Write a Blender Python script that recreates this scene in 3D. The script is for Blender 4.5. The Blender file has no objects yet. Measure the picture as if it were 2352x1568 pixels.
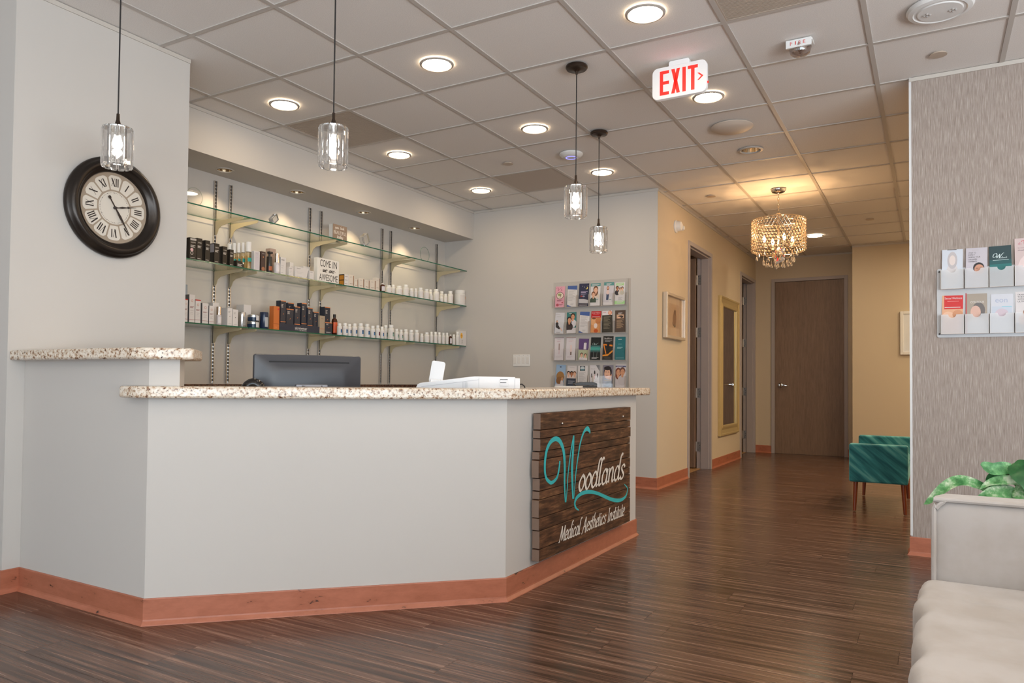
import bpy, math, random
from mathutils import Matrix, Vector
random.seed(7)
PI = math.pi
SC = bpy.context.scene
COL = SC.collection

# ---------------------------------------------------------------- camera
CAM_H, CEIL = 0.97, 2.756
F_PX, YAW, PITCH, ROLL = 1700.5, -0.53345, 0.024946, 0.010012
cam_d = bpy.data.cameras.new('camera')
cam = bpy.data.objects.new('camera', cam_d)
COL.objects.link(cam)
fw = Vector((math.sin(YAW) * math.cos(PITCH), math.cos(YAW) * math.cos(PITCH), math.sin(PITCH)))
rt = Vector((math.cos(YAW), -math.sin(YAW), 0))
up = rt.cross(fw)
rt2 = rt * math.cos(ROLL) + up * math.sin(ROLL)
up2 = -rt * math.sin(ROLL) + up * math.cos(ROLL)
cam.matrix_world = Matrix(((rt2.x, up2.x, -fw.x, 0), (rt2.y, up2.y, -fw.y, 0), (rt2.z, up2.z, -fw.z, CAM_H), (0, 0, 0, 1)))
cam_d.sensor_width = 36
cam_d.lens = F_PX * 36 / 2352
cam_d.shift_x = 42.75 / 2352
cam_d.shift_y = 48.79 / 2352
cam_d.clip_start = 0.05
SC.camera = cam

# ---------------------------------------------------------------- world, exposure, daylight
world = bpy.data.worlds.new('world')
SC.world = world
world.use_nodes = True
world.node_tree.nodes['Background'].inputs[0].default_value = (0.75, 0.85, 1.0, 1)
world.node_tree.nodes['Background'].inputs[1].default_value = 0.6
SC.view_settings.view_transform = 'Standard'
SC.view_settings.look = 'None'
SC.view_settings.gamma = 1
SC.view_settings.use_curve_mapping = False
SC.view_settings.exposure = 0.0
SC.cycles.use_denoising = True
SC.cycles.caustics_reflective = False
SC.cycles.caustics_refractive = False
SC.cycles.max_bounces = 8
SC.cycles.diffuse_bounces = 4
SC.cycles.glossy_bounces = 4
SC.cycles.transmission_bounces = 6
SC.cycles.transparent_max_bounces = 14
SC.cycles.sample_clamp_indirect = 6
SC.cycles.use_adaptive_sampling = True
SC.cycles.adaptive_threshold = 0.03

WIN_X, REAR_Y = 4.2, -3.5                      # window walls of the waiting room: right of and behind the camera
WINDOWS = [(-3.2, -2.0), (-1.8, -0.6), (-0.4, 0.8), (1.4, 2.6)]            # along Y in the right wall
RWINDOWS = [(-5.6, -4.1), (-3.6, -2.1), (-1.6, -0.1), (0.4, 1.9), (2.3, 3.8)]   # along X in the rear wall
WIN_Z = (0.12, 2.15)
DAY_POWER, REAR_POWER, CEIL_FILL_POWER = 56, 62, 78
DAY_COL, CEIL_FILL_COL = (0.70, 0.87, 1.0), (1.0, 0.97, 0.94)
def day_or_fill_light(loc, w, h, rot, power, col):
    ld = bpy.data.lights.new('window_daylight_and_fill', 'AREA')
    ld.shape = 'RECTANGLE'
    ld.size, ld.size_y, ld.energy, ld.color = w, h, power, col
    lo = bpy.data.objects.new('window_daylight_and_fill', ld)
    COL.objects.link(lo)
    lo.location, lo.rotation_euler = loc, rot
ZM = sum(WIN_Z) / 2
for a, b in WINDOWS:      # skylight straight in, plus an added upward fill to brighten the ceiling
    day_or_fill_light((WIN_X - 0.01, (a + b) / 2, ZM), b - a, WIN_Z[1] - WIN_Z[0], (PI / 2, 0, PI / 2), DAY_POWER if a < 1 else 10, DAY_COL)
    day_or_fill_light((WIN_X - 0.25, (a + b) / 2, ZM - 0.5), b - a, 1.0, (PI / 2 + 1.38, 0, PI / 2), CEIL_FILL_POWER, CEIL_FILL_COL)
for a, b in RWINDOWS:
    day_or_fill_light(((a + b) / 2, REAR_Y + 0.01, ZM), b - a, WIN_Z[1] - WIN_Z[0], (PI / 2, 0, 0), REAR_POWER if a > 0 else 8, DAY_COL)
    day_or_fill_light(((a + b) / 2, REAR_Y + 0.25, ZM - 0.5), b - a, 1.0, (PI / 2 + 1.38, 0, 0), CEIL_FILL_POWER if a > 0 else 22, CEIL_FILL_COL)  # same added ceiling fill, just inside the rear windows

CAN_EMIT = 66
CAN_COL = (1.0, 0.78, 0.53)
ALCOVE_FILL_EMIT = 200                             # brighter unseen fittings, added in the alcove to lift the hall
PUCK_W = 13
CHAND_W = 4.2
PEND_W = 1.2

# ---------------------------------------------------------------- helpers
def lin(c):
    return c / 12.92 if c <= 0.04045 else ((c + 0.055) / 1.055) ** 2.4

def srgb(r, g, b):
    return (lin(r / 255), lin(g / 255), lin(b / 255))

MATS = {}
def mat(name, rgb=(0.5, 0.5, 0.5), rough=0.5, metal=0.0, emit=None, estr=0.0, coat=0.0, alpha=1.0, trans=0.0, ior=1.45, spec=0.5):
    if name in MATS:
        return MATS[name]
    m = bpy.data.materials.new(name)
    m.use_nodes = True
    b = m.node_tree.nodes['Principled BSDF']
    b.inputs['Base Color'].default_value = (*rgb, 1)
    b.inputs['Roughness'].default_value = rough
    b.inputs['Metallic'].default_value = metal
    b.inputs['Coat Weight'].default_value = coat
    b.inputs['Alpha'].default_value = alpha
    b.inputs['Transmission Weight'].default_value = trans
    b.inputs['IOR'].default_value = ior
    b.inputs['Specular IOR Level'].default_value = spec
    if emit:
        b.inputs['Emission Color'].default_value = (*emit, 1)
        b.inputs['Emission Strength'].default_value = estr
    MATS[name] = m
    return m

def ink(r, g, b, rough=0.45):
    return mat('print_%d_%d_%d' % (r, g, b), srgb(r, g, b), rough)

def nodes_of(m):
    return m.node_tree.nodes, m.node_tree.links, m.node_tree.nodes['Principled BSDF']

def tex_coord(nt, scale=(1, 1, 1), kind='Object'):
    N, L = nt.nodes, nt.links
    tc = N.new('ShaderNodeTexCoord')
    mp = N.new('ShaderNodeMapping')
    mp.inputs['Scale'].default_value = scale
    L.new(tc.outputs[kind], mp.inputs['Vector'])
    return mp

def ramp_node(nt, stops):
    r = nt.nodes.new('ShaderNodeValToRGB')
    e = r.color_ramp.elements
    e[0].position, e[0].color = stops[0][0], (*stops[0][1], 1)
    e[1].position, e[1].color = stops[-1][0], (*stops[-1][1], 1)
    for p, c in stops[1:-1]:
        x = e.new(p)
        x.color = (*c, 1)
    return r

def noise_node(nt, mp, scale, detail=3, rough=0.5):
    n = nt.nodes.new('ShaderNodeTexNoise')
    n.inputs['Scale'].default_value = scale
    n.inputs['Detail'].default_value = detail
    n.inputs['Roughness'].default_value = rough
    nt.links.new(mp.outputs[0], n.inputs['Vector'])
    return n

def add_bump(m, src, strength=0.2, dist=0.002):
    N, L, b = nodes_of(m)
    bp = N.new('ShaderNodeBump')
    bp.inputs['Strength'].default_value = strength
    bp.inputs['Distance'].default_value = dist
    L.new(src, bp.inputs['Height'])
    L.new(bp.outputs[0], b.inputs['Normal'])

class MB:
    """collects geometry in world (or local) metres; build() links it as ONE mesh object"""
    def __init__(s, m=None):
        s.v, s.f, s.mi, s.mats, s.cur = [], [], [], [], m
    def add(s, verts, faces, m=None):
        m = m or s.cur
        if m not in s.mats:
            s.mats.append(m)
        k = s.mats.index(m)
        o = len(s.v)
        s.v += [tuple(p) for p in verts]
        for f in faces:
            s.f.append(tuple(i + o for i in f))
            s.mi.append(k)
        return s
    def box(s, a, b, m=None):
        x0, y0, z0 = (min(p, q) for p, q in zip(a, b))
        x1, y1, z1 = (max(p, q) for p, q in zip(a, b))
        return s.add([(x0, y0, z0), (x1, y0, z0), (x1, y1, z0), (x0, y1, z0), (x0, y0, z1), (x1, y0, z1), (x1, y1, z1), (x0, y1, z1)],
                     [(0, 3, 2, 1), (4, 5, 6, 7), (0, 1, 5, 4), (1, 2, 6, 5), (2, 3, 7, 6), (3, 0, 4, 7)], m)
    def prism(s, poly, a0, a1, axis='z', m=None):
        """polygon (counter-clockwise seen from +axis) extruded along axis; axis x: (y,z) axis y: (z,x) axis z: (x,y)"""
        def P(p, a):
            return {'z': (p[0], p[1], a), 'x': (a, p[0], p[1]), 'y': (p[1], a, p[0])}[axis]
        n = len(poly)
        v = [P(p, a0) for p in poly] + [P(p, a1) for p in poly]
        f = [tuple(range(n - 1, -1, -1)), tuple(range(n, 2 * n))]
        f += [(i, (i + 1) % n, n + (i + 1) % n, n + i) for i in range(n)]
        return s.add(v, f, m)
    def lathe(s, prof, c=(0, 0, 0), seg=24, m=None, axis='z', a0=0.0, a1=2 * PI, cap=True):
        full = abs(a1 - a0 - 2 * PI) < 1e-6
        ns = seg if full else seg + 1
        v, f = [], []
        for r, h in prof:
            for k in range(ns):
                a = a0 + (a1 - a0) * k / seg
                p, q = r * math.cos(a), r * math.sin(a)
                if axis == 'z':
                    v.append((c[0] + p, c[1] + q, c[2] + h))
                elif axis == 'x':
                    v.append((c[0] + h, c[1] + p, c[2] + q))
                else:
                    v.append((c[0] + q, c[1] + h, c[2] + p))
        for i in range(len(prof) - 1):
            for k in range(seg):
                k2 = (k + 1) % ns
                f.append((i * ns + k, i * ns + k2, (i + 1) * ns + k2, (i + 1) * ns + k))
        if full and cap and not (len(prof) == 2 and min(prof[0][0], prof[1][0]) < 1e-6):
            if prof[0][0] > 1e-6:
                f.append(tuple(range(ns - 1, -1, -1)))
            if prof[-1][0] > 1e-6:
                f.append(tuple(range((len(prof) - 1) * ns, len(prof) * ns)))
        return s.add(v, f, m)
    def tube(s, path, r, seg=8, m=None, closed=False):
        path = [Vector(p) for p in path]
        rr = r if isinstance(r, (list, tuple)) else [r] * len(path)
        v, f, n = [], [], len(path)
        prev = None
        for i, p in enumerate(path):
            a = path[(i - 1) % n] if (closed or i > 0) else p
            b = path[(i + 1) % n] if (closed or i < n - 1) else p
            t = (b - a).normalized()
            ref = prev if prev is not None else (Vector((0, 0, 1)) if abs(t.z) < 0.9 else Vector((1, 0, 0)))
            u = (ref - t * ref.dot(t)).normalized()
            prev = u
            w = t.cross(u)
            for k in range(seg):
                an = 2 * PI * k / seg
                v.append(tuple(p + (u * math.cos(an) + w * math.sin(an)) * rr[i]))
        for i in range(n if closed else n - 1):
            j = (i + 1) % n
            for k in range(seg):
                k2 = (k + 1) % seg
                f.append((i * seg + k, i * seg + k2, j * seg + k2, j * seg + k))
        if not closed:
            f.append(tuple(range(seg - 1, -1, -1)))
            f.append(tuple(range((n - 1) * seg, n * seg)))
        return s.add(v, f, m)
    def ball(s, c, r, seg=12, rings=8, m=None):
        rx, ry, rz = r if isinstance(r, (tuple, list)) else (r, r, r)
        v, f = [(c[0], c[1], c[2] - rz)], []
        for i in range(1, rings):
            t = -PI / 2 + PI * i / rings
            for k in range(seg):
                a = 2 * PI * k / seg
                v.append((c[0] + rx * math.cos(t) * math.cos(a), c[1] + ry * math.cos(t) * math.sin(a), c[2] + rz * math.sin(t)))
        v.append((c[0], c[1], c[2] + rz))
        top = len(v) - 1
        for k in range(seg):
            k2 = (k + 1) % seg
            f.append((0, 1 + k2, 1 + k))
            f.append((top, 1 + (rings - 2) * seg + k, 1 + (rings - 2) * seg + k2))
            for i in range(rings - 2):
                f.append((1 + i * seg + k, 1 + i * seg + k2, 1 + (i + 1) * seg + k2, 1 + (i + 1) * seg + k))
        return s.add(v, f, m)
    def frame2(s, poly, O, U, W, N, d, m=None, th=0.0):
        """flat polygon (u,w) laid on a plane at O + u*U + w*W + d*N"""
        O, U, W, N = Vector(O), Vector(U), Vector(W), Vector(N)
        v = [O + U * p[0] + W * p[1] + N * d for p in poly]
        return s.add(v, [tuple(range(len(poly)))], m)
    def build(s, name, parent=None, smooth=False, bevel=0.0, seg=2, local=False, sharp=35):
        me = bpy.data.meshes.new(name)
        off = Vector((0, 0, 0))
        if parent is not None and not local:
            q = parent
            while q is not None:
                off += q.location
                q = q.parent
        me.from_pydata([(p[0] - off.x, p[1] - off.y, p[2] - off.z) for p in s.v], [], s.f)
        for m in s.mats:
            me.materials.append(m)
        me.polygons.foreach_set('material_index', s.mi)
        if smooth:
            me.polygons.foreach_set('use_smooth', [True] * len(me.polygons))
            me.set_sharp_from_angle(angle=math.radians(sharp))
        me.update()
        o = bpy.data.objects.new(name, me)
        COL.objects.link(o)
        if parent is not None:
            o.parent = parent
        if bevel:
            bm = o.modifiers.new('bevel', 'BEVEL')
            bm.width = bevel
            bm.segments = seg
            bm.limit_method = 'ANGLE'
            bm.angle_limit = math.radians(40)
        return o

def tag(o, label=None, cat=None, group=None, kind=None):
    if label: o['label'] = label
    if cat: o['category'] = cat
    if group: o['group'] = group
    if kind: o['kind'] = kind
    return o

def thing(name, label, cat, loc=(0, 0, 0), rotz=0.0, group=None):
    o = bpy.data.objects.new(name, None)
    o.empty_display_size = 0.05
    COL.objects.link(o)
    o.location = loc
    o.rotation_euler = (0, 0, rotz)
    return tag(o, label, cat, group)

def settle(o):
    """move a one-mesh thing's origin to its base"""
    xs = [v.co for v in o.data.vertices]
    c = Vector(((min(p.x for p in xs) + max(p.x for p in xs)) / 2, (min(p.y for p in xs) + max(p.y for p in xs)) / 2, min(p.z for p in xs)))
    o.data.transform(Matrix.Translation(-c))
    o.location = c
    return o

def clone(o, parent=None, loc=None):
    c = o.copy()
    COL.objects.link(c)
    c.parent = parent
    if loc is not None:
        c.location = loc
    for ch in list(o.children):
        clone(ch, c)
    return c

def struct(mb, name, **k):
    return tag(mb.build(name, **k), kind='structure')

def catmull(pts, n=6, closed=False):
    out = []
    N = len(pts)
    rng = range(N if closed else N - 1)
    for i in rng:
        if closed:
            p0, p1, p2, p3 = pts[(i - 1) % N], pts[i], pts[(i + 1) % N], pts[(i + 2) % N]
        else:
            p0, p1, p2, p3 = pts[max(i - 1, 0)], pts[i], pts[i + 1], pts[min(i + 2, N - 1)]
        for k in range(n):
            t = k / n
            out.append(tuple(0.5 * (2 * b + (c - a) * t + (2 * a - 5 * b + 4 * c - d) * t * t + (3 * b - a - 3 * c + d) * t ** 3)
                             for a, b, c, d in zip(p0, p1, p2, p3)))
    if not closed:
        out.append(tuple(pts[-1]))
    return out

def ellipse(cx, cy, rx, ry, n=20, a0=0, a1=2 * PI):
    full = abs(a1 - a0 - 2 * PI) < 1e-6
    return [(cx + rx * math.cos(a0 + (a1 - a0) * k / n), cy + ry * math.sin(a0 + (a1 - a0) * k / n)) for k in range(n if full else n + 1)]

def rrect(x0, y0, x1, y1, r, n=5):
    out = []
    for cx, cy, a in ((x1 - r, y0 + r, -PI / 2), (x1 - r, y1 - r, 0), (x0 + r, y1 - r, PI / 2), (x0 + r, y0 + r, PI)):
        out += [(cx + r * math.cos(a + PI / 2 * k / n), cy + r * math.sin(a + PI / 2 * k / n)) for k in range(n + 1)]
    return out

# ---- lettering: Blender's built-in face for printed capitals, a small pen alphabet for brush script
TXT = {}
def text_geo(s):
    if s in TXT:
        return TXT[s]
    cu = bpy.data.curves.new('t', 'FONT')
    cu.body = s
    cu.size = 1
    cu.resolution_u = 3
    ob = bpy.data.objects.new('t', cu)
    COL.objects.link(ob)
    dg = bpy.context.evaluated_depsgraph_get()
    dg.update()
    me = bpy.data.meshes.new_from_object(ob.evaluated_get(dg))
    v = [(p.co.x, p.co.y) for p in me.vertices]
    f = [tuple(p.vertices) for p in me.polygons]
    bpy.data.objects.remove(ob)
    bpy.data.curves.remove(cu)
    bpy.data.meshes.remove(me)
    x0, x1 = min(p[0] for p in v), max(p[0] for p in v)
    y0, y1 = min(p[1] for p in v), max(p[1] for p in v)
    TXT[s] = ([((p[0] - x0) / (x1 - x0), (p[1] - y0) / (y1 - y0)) for p in v], f)
    return TXT[s]

def put_text(mb, s, x0, y0, x1, y1, O, U, W, N, d, m, shear=0.0):
    """printed text fitted to the rectangle (x0,y0)-(x1,y1) of a plane"""
    v, f = text_geo(s)
    O, U, W, N = Vector(O), Vector(U), Vector(W), Vector(N)
    vv = [O + U * (x0 + (x1 - x0) * p[0] + shear * (y1 - y0) * p[1]) + W * (y0 + (y1 - y0) * p[1]) + N * d for p in v]
    flip = U.cross(W).dot(N) < 0
    mb.add(vv, [tuple(reversed(q)) for q in f] if flip else f, m)

GL = {
 'a': (.74, [[(.55, .75), (.3, 1), (.05, .6), (.08, .15), (.3, 0), (.52, .3), (.58, 1)], [(.58, 1), (.55, .25), (.62, .02), (.75, .12)]]),
 'b': (.68, [[(.1, 1.8), (.1, .1), (.35, 0), (.56, .4), (.5, .85), (.3, 1), (.1, .6)]]),
 'c': (.58, [[(.5, .8), (.3, 1), (.05, .6), (.08, .15), (.3, 0), (.54, .2)]]),
 'd': (.76, [[(.55, .75), (.3, 1), (.05, .6), (.08, .15), (.3, 0), (.52, .3), (.58, .8)], [(.88, 1.72), (.76, 1.82), (.64, 1.6), (.58, 1), (.55, .25), (.62, .02), (.76, .12)]]),
 'e': (.58, [[(.08, .48), (.5, .62), (.44, .95), (.25, 1), (.05, .6), (.08, .15), (.3, 0), (.54, .2)]]),
 'h': (.74, [[(.3, 1.8), (.14, 1.6), (.1, 1), (.1, 0)], [(.1, .6), (.35, 1), (.52, .8), (.5, .2), (.58, 0), (.72, .12)]]),
 'i': (.36, [[(.1, 1), (.1, .15), (.2, 0), (.34, .12)], [(.12, 1.32), (.13, 1.42)]]),
 'k': (.66, [[(.1, 1.8), (.1, 0)], [(.5, .95), (.15, .45)], [(.2, .5), (.5, 0), (.62, .08)]]),
 'l': (.40, [[(.42, 1.7), (.3, 1.82), (.17, 1.6), (.1, 1), (.1, .2), (.2, 0), (.36, .12)]]),
 'n': (.74, [[(.1, 1), (.1, 0)], [(.1, .6), (.35, 1), (.52, .8), (.5, .2), (.58, 0), (.72, .12)]]),
 'o': (.66, [[(.3, 1), (.06, .62), (.06, .25), (.28, 0), (.52, .35), (.53, .75), (.3, 1)]]),
 'r': (.52, [[(.1, 1), (.1, 0)], [(.1, .6), (.3, .95), (.48, .92)]]),
 's': (.56, [[(.52, .8), (.4, .98), (.2, .95), (.12, .75), (.28, .5), (.44, .3), (.36, .04), (.15, .02), (.02, .2)]]),
 't': (.44, [[(.15, 1.5), (.12, .2), (.22, 0), (.4, .12)], [(0, 1), (.36, 1)]]),
 'u': (.74, [[(.08, 1), (.08, .3), (.25, 0), (.45, .2), (.52, 1)], [(.52, 1), (.5, .2), (.6, 0), (.72, .1)]]),
 'v': (.66, [[(.05, 1), (.15, .3), (.28, 0), (.5, .5), (.58, 1)]]),
 'w': (.92, [[(.05, 1), (.1, .2), (.22, 0), (.38, .4), (.4, .9)], [(.4, .9), (.45, .15), (.58, 0), (.75, .4), (.72, 1)]]),
 'y': (.66, [[(.08, 1), (.08, .4), (.25, .05), (.45, .3)], [(.52, 1), (.48, -.3), (.25, -.6), (.05, -.4)]]),
 'M': (1.16, [[(-.05, .1), (.04, 0), (.14, .5), (.28, 1.65)], [(.28, 1.65), (.52, .1)], [(.52, .1), (.9, 1.65)], [(.9, 1.65), (.95, .2), (1.05, 0), (1.15, .1)]]),
 'A': (.96, [[(-.12, -.15), (0, 0), (.25, .7), (.55, 1.7)], [(.55, 1.7), (.72, 0), (.86, .05)], [(.2, .62), (.68, .62)]]),
 'I': (.52, [[(.12, 1.65), (.42, 1.65)], [(.27, 1.65), (.23, 0)], [(.06, 0), (.4, 0)]]),
 'V': (.9, [[(-.1, 1.2), (0, 1.6), (.2, 1.5), (.3, .6), (.38, 0)], [(.38, 0), (.7, 1.2), (.95, 1.8)]]),
 'W': (1.4, [[(.3, .9), (.1, .4), (-.25, .5), (-.25, 1.3), (.05, 1.75), (.3, 1.2), (.4, .0)], [(.4, 0), (.72, 1.4)], [(.72, 1.4), (.8, .0)], [(.8, 0), (1.15, 1.5), (1.35, 1.7)]]),
 ' ': (.45, []),
}
def pen_width(s):
    return sum(GL[c][0] for c in s)

def put_script(mb, s, x0, x1, y0, xh, O, U, W, N, d, m, slant=0.25, nib=0.11, thin=0.035):
    """pen lettering from x0 to x1 on baseline y0 with x-height xh"""
    k = (x1 - x0) / pen_width(s)
    O, U, W, N = Vector(O), Vector(U), Vector(W), Vector(N)
    cx = 0.0
    for ch in s:
        adv, strokes = GL[ch]
        for st in strokes:
            ribbon(mb, [(x0 + (cx + p[0]) * k + slant * p[1] * xh, y0 + p[1] * xh) for p in st], nib * xh, thin * xh, O, U, W, N, d, m)
            d += 0.00002
        cx += adv

def ribbon(mb, pts, nib, thin, O, U, W, N, d, m, n=5, ang=0.35, smooth=True, widths=None):
    O, U, W, N = Vector(O), Vector(U), Vector(W), Vector(N)
    c = catmull(pts, n) if (smooth and len(pts) > 2) else list(pts)
    v, f = [], []
    for i, p in enumerate(c):
        d += 0.0000004
        a, b = c[max(i - 1, 0)], c[min(i + 1, len(c) - 1)]
        tx, ty = b[0] - a[0], b[1] - a[1]
        l = math.hypot(tx, ty) or 1
        nx, ny = -ty / l, tx / l
        if widths:
            t = i / (len(c) - 1) * (len(widths) - 1)
            j = min(int(t), len(widths) - 2)
            w = widths[j] + (widths[j + 1] - widths[j]) * (t - j)
        else:
            w = thin + nib * abs(nx * math.cos(ang) + ny * math.sin(ang))
        v.append(O + U * (p[0] + nx * w / 2) + W * (p[1] + ny * w / 2) + N * d)
        v.append(O + U * (p[0] - nx * w / 2) + W * (p[1] - ny * w / 2) + N * d)
    for i in range(len(c) - 1):
        q = (2 * i, 2 * i + 1, 2 * i + 3, 2 * i + 2)
        f.append(q)
    mb.add(v, f, m)
# ---------------------------------------------------------------- materials of the place
def make_paint(name, rgb, rough=0.75):
    m = mat(name, rgb, rough, spec=0.3)
    mp = tex_coord(m.node_tree)
    n = noise_node(m.node_tree, mp, 220, 2)
    add_bump(m, n.outputs[0], 0.06, 0.001)
    return m
PAINT = make_paint('wall_paint', (0.575, 0.545, 0.51))
PAINT_LAMPLIT = make_paint('wall_paint_lamplit', (0.62, 0.53, 0.40))  # same wall paint, the hall lamps' warm light tinted into its colour
WHITE_P = mat('white_plastic', (0.78, 0.78, 0.77), 0.4)
TRIM_METAL = mat('frame_grey_paint', srgb(176, 168, 168), 0.5)

def make_paper():
    m = mat('wallpaper', (0.4, 0.35, 0.31), 0.6, spec=0.4)
    N, L, b = nodes_of(m)
    mp = tex_coord(m.node_tree, (1, 1, 0.035))
    n = noise_node(m.node_tree, mp, 330, 3, 0.65)
    r = ramp_node(m.node_tree, [(0.33, srgb(140, 126, 117)), (0.52, srgb(162, 149, 140)), (0.70, srgb(190, 180, 172))])
    L.new(n.outputs[0], r.inputs[0])
    L.new(r.outputs[0], b.inputs['Base Color'])
    add_bump(m, n.outputs[0], 0.25, 0.002)
    return m
WALLPAPER = make_paper()

def make_tile():
    m = mat('ceiling_tile_fibre', (0.60, 0.565, 0.53), 0.9, spec=0.1)
    N, L, b = nodes_of(m)
    mp = tex_coord(m.node_tree)
    n = noise_node(m.node_tree, mp, 260, 4, 0.7)
    r = ramp_node(m.node_tree, [(0.35, (0.74, 0.715, 0.69)), (0.6, (0.88, 0.85, 0.82))])
    L.new(n.outputs[0], r.inputs[0])
    L.new(r.outputs[0], b.inputs['Base Color'])
    add_bump(m, n.outputs[0], 0.35, 0.002)
    return m
TILE = make_tile()
TEE = mat('ceiling_grid_paint', (0.54, 0.505, 0.47), 0.5)

def make_floor(random_by_object=True):
    m = mat('floor_bamboo_%d' % random_by_object, (0.04, 0.025, 0.017), 0.25)
    nt = m.node_tree
    N, L, b = nodes_of(m)
    tc = N.new('ShaderNodeTexCoord')
    ob = N.new('ShaderNodeObjectInfo')
    ad = N.new('ShaderNodeVectorMath')
    ad.operation = 'MULTIPLY_ADD'
    ad.inputs[1].default_value = (1, 1, 1)
    mul = N.new('ShaderNodeVectorMath')
    mul.operation = 'SCALE'
    mul.inputs['Scale'].default_value = 40 if random_by_object else 0
    L.new(ob.outputs['Random'], mul.inputs[0])
    L.new(tc.outputs['Object'], ad.inputs[0])
    L.new(mul.outputs[0], ad.inputs[2])
    mp = N.new('ShaderNodeMapping')
    mp.inputs['Scale'].default_value = (0.75, 34, 1)
    L.new(ad.outputs[0], mp.inputs['Vector'])
    n1 = noise_node(nt, mp, 1.6, 4, 0.55)
    mp2 = N.new('ShaderNodeMapping')
    mp2.inputs['Scale'].default_value = (2.2, 150, 1)
    L.new(ad.outputs[0], mp2.inputs['Vector'])
    n2 = noise_node(nt, mp2, 1.5, 3, 0.6)
    mx = N.new('ShaderNodeMath')
    mx.operation = 'MULTIPLY_ADD'
    mx.inputs[1].default_value = 0.35
    L.new(n2.outputs[0], mx.inputs[0])
    L.new(n1.outputs[0], mx.inputs[2])
    r = ramp_node(nt, [(0.44, srgb(42, 29, 22)), (0.62, srgb(84, 60, 48)), (0.78, srgb(116, 87, 72)), (0.92, srgb(156, 124, 106))])
    L.new(mx.outputs[0], r.inputs[0])
    L.new(r.outputs[0], b.inputs['Base Color'])
    rr = N.new('ShaderNodeMapRange')
    rr.inputs['From Min'].default_value = 0.35
    rr.inputs['From Max'].default_value = 0.9
    rr.inputs['To Min'].default_value = 0.13
    rr.inputs['To Max'].default_value = 0.30
    L.new(mx.outputs[0], rr.inputs[0])
    L.new(rr.outputs[0], b.inputs['Roughness'])
    b.inputs['Specular IOR Level'].default_value = 0.6
    add_bump(m, n2.outputs[0], 0.10, 0.002)
    return m
FLOOR_PLANK = make_floor(True)
FLOOR_FAR = make_floor(False)
GAP = mat('floor_gap', (0.008, 0.006, 0.005), 0.8)

def make_base():
    m = mat('rust_vinyl_base', srgb(158, 96, 72), 0.42)
    N, L, b = nodes_of(m)
    mp = tex_coord(m.node_tree, (1, 1, 3))
    n = noise_node(m.node_tree, mp, 9, 4, 0.7)
    r = ramp_node(m.node_tree, [(0.30, srgb(58, 34, 26)), (0.345, srgb(166, 100, 74)), (0.7, srgb(184, 114, 88))])
    L.new(n.outputs[0], r.inputs[0])
    L.new(r.outputs[0], b.inputs['Base Color'])
    return m
BASE = make_base()

def make_granite(name, warm=False, dark=False):
    m = mat(name, (0.7, 0.6, 0.5), 0.18)
    nt = m.node_tree
    N, L, b = nodes_of(m)
    mp = tex_coord(nt)
    n1 = noise_node(nt, mp, 75, 3, 0.6)
    if dark:
        r1 = ramp_node(nt, [(0.35, srgb(40, 24, 18)), (0.55, srgb(96, 64, 48)), (0.7, srgb(140, 104, 80))])
    else:
        r1 = ramp_node(nt, [(0.30, srgb(96, 58, 42)), (0.40, srgb(176, 142, 112)), (0.46, srgb(212, 194, 172)), (0.62, srgb(232, 222, 208))])
    L.new(n1.outputs[0], r1.inputs[0])
    n2 = noise_node(nt, mp, 150, 2, 0.5)
    r2 = ramp_node(nt, [(0.31, (1, 1, 1)), (0.37, (0, 0, 0))])
    L.new(n2.outputs[0], r2.inputs[0])
    mx = N.new('ShaderNodeMix')
    mx.data_type = 'RGBA'
    L.new(r2.outputs[0], mx.inputs['Factor'])
    L.new(r1.outputs[0], mx.inputs['A'])
    mx.inputs['B'].default_value = (*srgb(62, 40, 32), 1)
    L.new(mx.outputs['Result'], b.inputs['Base Color'])
    return m
GRANITE = make_granite('cream_granite')
GRANITE_D = make_granite('brown_granite', dark=True)

def make_glass(name, tint=(1, 1, 1), f0=0.04, rough=0.02, gloss=(1, 1, 1)):
    if name in MATS:
        return MATS[name]
    m = bpy.data.materials.new(name)
    m.use_nodes = True
    nt = m.node_tree
    N, L = nt.nodes, nt.links
    N.remove(N['Principled BSDF'])
    t = N.new('ShaderNodeBsdfTransparent')
    t.inputs[0].default_value = (*tint, 1)
    g = N.new('ShaderNodeBsdfGlossy')
    g.inputs['Color'].default_value = (*gloss, 1)
    g.inputs['Roughness'].default_value = rough
    lw = N.new('ShaderNodeLayerWeight')          # Schlick reflectance, the same from either side of the sheet
    pw = N.new('ShaderNodeMath')
    pw.operation = 'POWER'
    pw.inputs[1].default_value = 5
    L.new(lw.outputs['Facing'], pw.inputs[0])
    mx = N.new('ShaderNodeMixShader')
    mr = N.new('ShaderNodeMath')
    mr.operation = 'MULTIPLY_ADD'
    mr.inputs[1].default_value = 0.96 - f0
    mr.inputs[2].default_value = 0.04 + f0
    L.new(pw.outputs[0], mr.inputs[0])
    L.new(mr.outputs[0], mx.inputs[0])
    L.new(t.outputs[0], mx.inputs[1])
    L.new(g.outputs[0], mx.inputs[2])
    L.new(mx.outputs[0], N['Material Output'].inputs[0])
    MATS[name] = m
    return m
SHELF_GLASS = make_glass('shelf_glass', (0.95, 0.975, 0.955), 0.015)
SHELF_EDGE = mat('green_glass_edge', srgb(20, 92, 70), 0.12)
ACRYLIC = make_glass('clear_acrylic', (0.985, 0.985, 0.985), -0.01, 0.12, (0.7, 0.7, 0.7))
ACRYLIC_EDGE = mat('acrylic_edge', srgb(205, 196, 188), 0.25)
PANE = make_glass('window_pane', (0.98, 0.99, 1.0), 0.0)
CHROME = mat('chrome', (0.75, 0.74, 0.72), 0.12, 1.0)
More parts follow.
